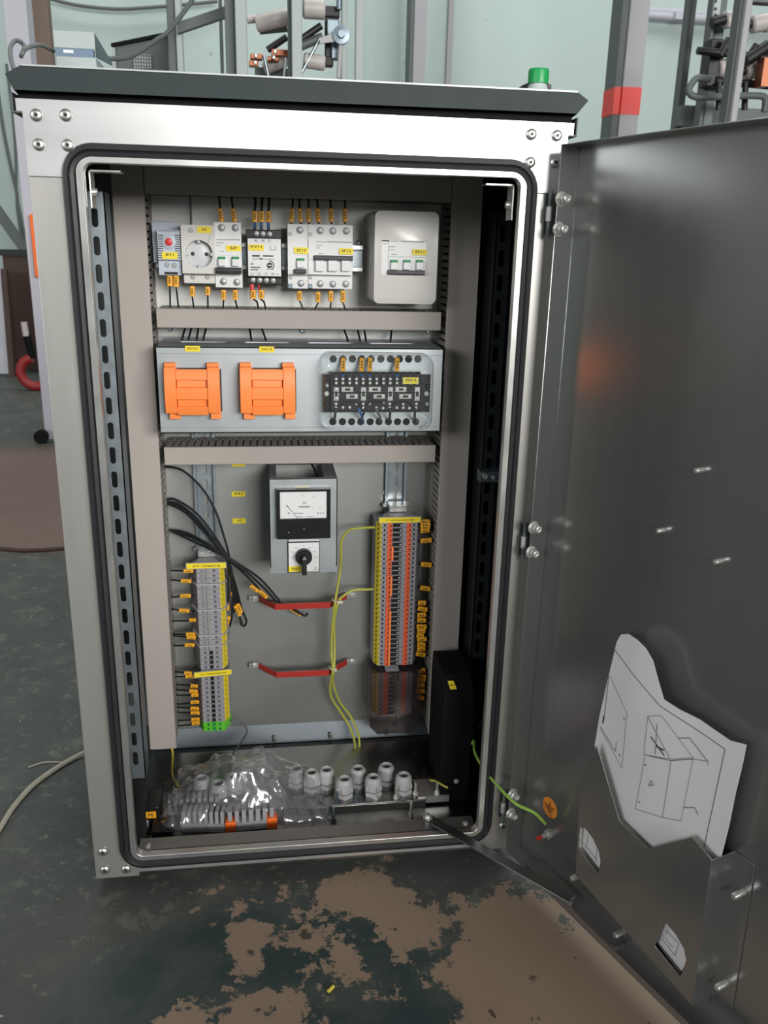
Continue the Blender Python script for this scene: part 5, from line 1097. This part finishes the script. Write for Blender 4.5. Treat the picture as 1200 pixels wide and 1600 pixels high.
# cables on the wall, left
def wallwire(pts, r, label, mt='grey_wire', Y=5.9): return wire([(x, y, Y) for x, y in pts], r, mt, (), label, None, 'cable', 'cable')
wallwire([(-5, 130), (5, 200), (18, 265), (26, 300), (28, 330), (38, 400)], .012, 'dark cable hanging down the wall at the far left', 'dark_post')
wallwire([(10, 100), (20, 180), (25, 250), (26, 300), (35, 350), (44, 400)], .010, 'thinner grey cable beside the dark hanging one', 'dark_post')
wallwire([(75, -3), (120, 8), (180, 14), (230, 12), (300, 6), (340, 2)], .012, 'grey cable sagging along the top of the wall')
t = MB(); A, B = P(-12, 320, 5.3), P(46, 402, 5.3); t.loft([[A+Vector(v) for v in ((0, 0, -.06), (0, 0, .06), (0, .05, .06), (0, .05, -.06))], [B+Vector(v) for v in ((0, 0, -.06), (0, 0, .06), (0, .05, .06), (0, .05, -.06))]], 'dark_post')
B2 = P(46, 398, 5.3); t.box(B2.x-.06, B2.x+.02, 5.3, 5.35, 0, B2.z, 'dark_post'); t.build('strut', label='dark slanting strut at the far left above the brown board', cat='strut')
# steel columns against the wall
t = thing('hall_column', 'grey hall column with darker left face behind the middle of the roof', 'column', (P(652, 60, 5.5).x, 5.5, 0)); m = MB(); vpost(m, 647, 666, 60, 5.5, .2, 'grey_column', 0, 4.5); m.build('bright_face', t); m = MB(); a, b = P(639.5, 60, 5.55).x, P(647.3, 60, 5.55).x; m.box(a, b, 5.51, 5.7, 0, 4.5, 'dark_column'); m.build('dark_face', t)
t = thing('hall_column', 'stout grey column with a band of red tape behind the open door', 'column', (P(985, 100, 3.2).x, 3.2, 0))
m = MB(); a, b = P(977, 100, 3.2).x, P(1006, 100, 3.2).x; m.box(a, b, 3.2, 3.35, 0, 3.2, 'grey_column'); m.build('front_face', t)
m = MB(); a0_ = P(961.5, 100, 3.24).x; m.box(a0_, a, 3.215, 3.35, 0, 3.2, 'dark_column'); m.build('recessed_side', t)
z_0, z_1 = P(985, 179, 3.2).z, P(985, 136, 3.2).z; m = MB(); m.box(a0_-.002, a, 3.212, 3.352, z_0, z_1, 'tape_red'); m.box(a-.001, b+.002, 3.197, 3.352, z_0, z_1, 'tape_red'); m.build('red_tape', t)
m = MB()
for y0, y1, dy in ((12, 17, .04), (20, 27, .06)):
    a, b = P(1010, y0+2, 5.9), P(1120, y0+10, 5.9); r = dy/2; m.cyl((a.x, 5.93, a.z), (b.x+1.5, 5.93, a.z), r, 'pale_paint')
a, b, c, d = rc(1056, 18, 1072, 30, 5.86); m.box(a, b, 5.86, 6.0, c, d, 'pale_paint'); m.build('conduit_pipe', label='pair of pale conduit pipes along the top of the wall at right', cat='pipe')
a, b, c, d = rc(940, 172, 944, 210, 5.98); 
# rack of switchgear behind, left
RY = 2.3
t = thing('switchgear_frame', 'pale steel frame carrying insulators and copper contacts behind the roof, left of centre', 'frame', (P(420, 60, RY).x, RY, 0))
def post(t, x0, x1, Y, mt, dy=.05, name='post', yr=60): m = MB(); vpost(m, x0, x1, yr, Y, dy, mt); return m.build(name, t, .003)
post(t, 262, 275, RY+.3, 'dark_post'); post(t, 275, 285, RY+.28, 'galv_post'); post(t, 343, 348, RY+.6, 'dark_post'); post(t, 352, 368, RY+.05, 'dark_post'); post(t, 368, 386, RY, 'galv_post'); post(t, 450, 456, RY+.05, 'dark_post'); post(t, 456, 472, RY, 'galv_post'); post(t, 534, 543, RY+.6, 'galv_post'); post(t, 556, 569, RY+.9, 'galv_post')
m = MB(); A, B = P(278, 43, RY+.25), P(352, 18, RY+.25); m.loft([[A+Vector(v) for v in ((0, 0, -.018), (0, 0, .018), (0, .03, .018), (0, .03, -.018))], [B+Vector(v) for v in ((0, 0, -.018), (0, 0, .018), (0, .03, .018), (0, .03, -.018))]], 'dark_post'); m.build('cross_brace', t)
wire([(170, 92, RY+.1), (205, 88, RY+.1), (245, 62, RY+.1), (262, 50, RY+.1), (290, 15, RY+.1), (302, -3, RY+.1)], .008, 'dark_post', (), 'dark flexible hose slanting up past the frame', None, 'hose', 'hose')
def insul(t, x0, y0, x1, y1, Y, r, mt='porcelain', ribs=0):
    A, B = P(x0, y0, Y), P(x1, y1, Y); L = (B-A).length; pr = [(r*.8, 0), (r, L*.06)]
    for k in range(ribs): pr += [(r*1.0, L*(.1+.8*k/ribs)), (r*1.12, L*(.1+.8*(k+.4)/ribs)), (r, L*(.1+.8*(k+.8)/ribs))]
    pr += [(r, L*.94), (r*.8, L)]; m = MB(); m.lathe(A, B-A, pr, mt, 20); return m.build('insulator', t)
insul(t, 473, 13, 508, 15, RY+.1, .033, ribs=0); insul(t, 474, 94, 508, 99, RY+.1, .026); insul(t, 400, 38, 452, 25, RY+.25, .030); insul(t, 386, 31, 408, 28, RY+.3, .014)
insul(t, 412, 108, 452, 92, RY+.25, .022)
m = MB(); m.pb(508, 9, 531, 26, RY+.12, RY+.16, 'black'); m.pb(508, 26, 518, 100, RY+.12, RY+.15, 'black'); m.pb(509, 88, 521, 103, RY+.11, RY+.15, 'black'); m.build('black_backplate', t, .003)
m = MB(); A, B = P(500, 64, RY+.05), P(532, 55, RY+.05); m.loft([[A+Vector(v) for v in ((0, 0, -.008), (0, 0, .008), (0, .01, .008), (0, .01, -.008))], [B+Vector(v) for v in ((0, 0, -.018), (0, 0, .018), (0, .01, .018), (0, .01, -.018))]], 'gland'); q = P(533, 54, RY+.04); m.lathe(q, (0, -1, 0), [(.030, -.03), (.030, 0), (.014, .002), (.012, .014)], 'zinc_dark', 20); m.build('crank', t)
m = MB(); m.pb(511, 30, 530, 55, RY+.10, RY+.14, 'zinc_dark'); m.pb(518, 66, 530, 92, RY+.10, RY+.14, 'zinc_dark'); m.build('crank_bracket', t, .003)
m = MB(); m.cyl(P(533, 60, RY+.06), P(529, 122, RY+.06), .008, 'gland'); m.build('push_rod', t)
m = MB(); m.cyl(P(530, -2, RY+.1), P(530, 15, RY+.1), .010, 'zinc_dark'); m.build('push_rod', t)
for x0, y0, x1, y1, dy, r, mt in ((455, 72, 502, 40, .1, .012, 'black'), (470, 72, 504, 58, .1, .016, 'dark_post'), (418, 78, 448, 58, .2, .012, 'black'), (405, 44, 448, 40, .28, .022, 'dark_post')):
    m = MB(); m.cyl(P(x0, y0, RY+dy), P(x1, y1, RY+dy), r, mt); m.build('contact_arm', t)
m = MB(); m.pb(424, 77, 453, 87, RY+.18, RY+.22, 'copper'); m.pb(391, 84, 410, 92, RY+.18, RY+.22, 'copper'); m.pb(389, 94, 404, 103, RY+.18, RY+.22, 'copper'); m.pb(418, 88, 436, 95, RY+.2, RY+.24, 'copper')
for x, y in ((400, 87.5), (399, 98), (428, 90), (430, 81)): m.lathe(P(x, y, RY+.18), (0, -1, 0), [(.008, 0), (.006, .006)], 'bright_metal', 10)
m.build('copper_contact', t, .002)
for x0, y0, x1, y1, dy, r in ((412, 86, 420, 122, .17, .006), (446, 90, 443, 122, .17, .005), (500, 60, 472, 112, .08, .006)):
    m = MB(); m.cyl(P(x0, y0, RY+dy), P(x1, y1, RY+dy), r, 'zinc'); m.build('linkage_rod', t)
m = MB(); m.pb(398, 106, 455, 122, RY+.3, RY+.34, 'dark_post'); m.build('cross_plate', t)
# tilted dark housing
t = thing('machine_housing', 'dark grey slanted machine housing with a vent grille behind the roof, left side', 'machine', (P(220, 90, RY+.4).x, RY+.4, 0))
Yh = RY+.5; pts = [P(176, 69, Yh), P(262, 52, Yh), P(262, 125, Yh), P(176, 118, Yh)]; m = MB(); m.loft([[(p.x, Yh, p.z) for p in pts], [(p.x, Yh+.35, p.z) for p in pts]], 'dark_post'); m.box(pts[3].x, pts[2].x, Yh+.02, Yh+.33, 0, pts[3].z, 'dark_post'); m.build('housing', t, .004)
m = MB(); A, B = P(174, 71, Yh-.01), P(263, 53, Yh-.01); m.loft([[(A.x, Yh-.02, A.z-.006), (A.x, Yh-.02, A.z+.006), (A.x, Yh+.36, A.z+.006), (A.x, Yh+.36, A.z-.006)], [(B.x, Yh-.02, B.z-.006), (B.x, Yh-.02, B.z+.006), (B.x, Yh+.36, B.z+.006), (B.x, Yh+.36, B.z-.006)]], 'black_matte'); m.pb(176, 74, 181, 125, Yh-.012, Yh, 'galv_post'); m.build('edge_trim', t)
m = MB(); m.pb(207, 84, 237, 107, Yh-.006, Yh+.001, 'dark_column')
for k in range(7): x = 209+k*4.1; m.pb(x, 85, x+2.4, 107, Yh-.010, Yh-.004, 'galv_post')
for k in range(4): m.pb(207, 86+k*5.5, 237, 87.3+k*5.5, Yh-.012, Yh-.006, 'dark_post')
m.build('vent_grille', t)
# right rack
RY = 2.0
t = thing('switchgear_frame', 'dark steel frame with rows of pale insulators behind the top of the open door', 'frame', (P(1140, 90, RY).x, RY, 0))
post(t, 1067, 1078, RY+.5, 'dark_column', yr=100, name='post'); post(t, 1105, 1111, RY+.3, 'dark_column', yr=90); post(t, 1111, 1126, RY+.32, 'dark_post', yr=90); post(t, 1146, 1155, RY+.02, 'dark_column', yr=90); post(t, 1155, 1165, RY, 'grey_column', yr=90)
m = MB(); a, b, c, d = rc(1114, -10, 1124, 27, RY+.3)
m.box(a, b, RY+.29, RY+.3, c, d+.3, 'galv_post')
for y in (2, 14, 24): q = P(1118, y, RY+.289); m.lathe(q, (0, -1, 0), [(.006, 0), (.006, .001)], 'black', 10)
m.build('perforated_strip', t)
for y0, y1 in ((33, 41), (-18, 12)):
    pass
for (x0, y0, x1, y1, r) in ((1131, 32, 1160, 27, .030), (1173, 39, 1210, 32, .030), (1122, 107, 1155, 103, .030), (1164, 113, 1195, 106, .030), (1193, 37, 1230, 33, .030)): insul(t, x0, y0, x1, y1, RY+.25, r)
m = MB(); m.pb(1108, 60, 1127, 135, RY+.24, RY+.3, 'black'); m.build('black_backplate', t, .003)
for x0, y0, x1, y1, dy, r in ((1090, 79, 1215, 92, .2, .013), (1112, 36, 1132, 30, .24, .018), (1118, 126, 1215, 135, .24, .014), (1124, 88, 1140, 62, .2, .016), (1140, 66, 1152, 72, .2, .012), (1165, 95, 1200, 72, .2, .022), (1173, 84, 1182, 70, .2, .012), (1124, 128, 1122, 172, .22, .011), (1165, 128, 1163, 172, .22, .011), (1155, 36, 1178, 38, .25, .014), (1158, 110, 1172, 112, .25, .014)):
    m = MB(); m.cyl(P(x0, y0, RY+dy), P(x1, y1, RY+dy), r, 'black'); m.build('contact_arm', t)
m = MB(); m.tube([P(x, y, RY+.16) for x, y in ((1110, 124), (1090, 122), (1080, 132), (1076, 142), (1083, 150), (1100, 152), (1150, 150), (1188, 150), (1196, 156), (1194, 175))], .012, 'dark_column', 10); m.build('bent_tube', t)
m = MB(); m.pb(1063, 168, 1230, 200, RY+.4, RY+.46, 'dark_post'); m.build('crossbar', t)
m = MB(); m.pb(1160, 0, 1230, 4, RY+.1, RY+.14, 'dark_column'); m.build('crossbar', t)
m = MB(); m.pb(1192, 90, 1204, 135, RY+.15, RY+.2, 'copper'); m.build('copper_contact', t)
# floor odds and ends
wire([(-6, 1302, .0), (12, 1270, .0), (45, 1232, .0), (85, 1198, .0), (120, 1178, .0), (150, 1160, .0)], .006, 'rope', (), '', None) if 0 else None
def fl(x, y, z=.005): return PZ(x, y, z)
m = MB(); m.tube([fl(-20, 1325), fl(0, 1294), fl(20, 1262), (fl(50, 1228)), fl(85, 1202), fl(112, 1186), fl(134, 1175), fl(170, 1160)], .0042, 'rope', 8); m.build('rope', label='thick pale beige cord lying on the floor left of the cabinet', cat='cord')
m = MB(); m.tube([fl(44, 1199, .002), fl(70, 1191, .002), fl(100, 1190, .002), fl(134, 1180, .002)], .0014, 'rope', 6); m.build('thin_cord', label='thin pale cord crossing the thick one on the floor', cat='cord')
m = MB(); A, B = fl(513, 1549, .003), fl(521, 1541, .003); m.cyl(A, B, .0022, 'yellow_wire'); m.build('wire_offcut', label='tiny yellow wire offcut on the worn floor in front of the cabinet', cat='offcut')
m = MB(); m.tube([fl(-10, 856), fl(40, 860), fl(100, 857)], .006, 'brown_panel', 6); m.build('floor_cord', label='thin brown cord along the edge of the brown floor area at left', cat='cord')
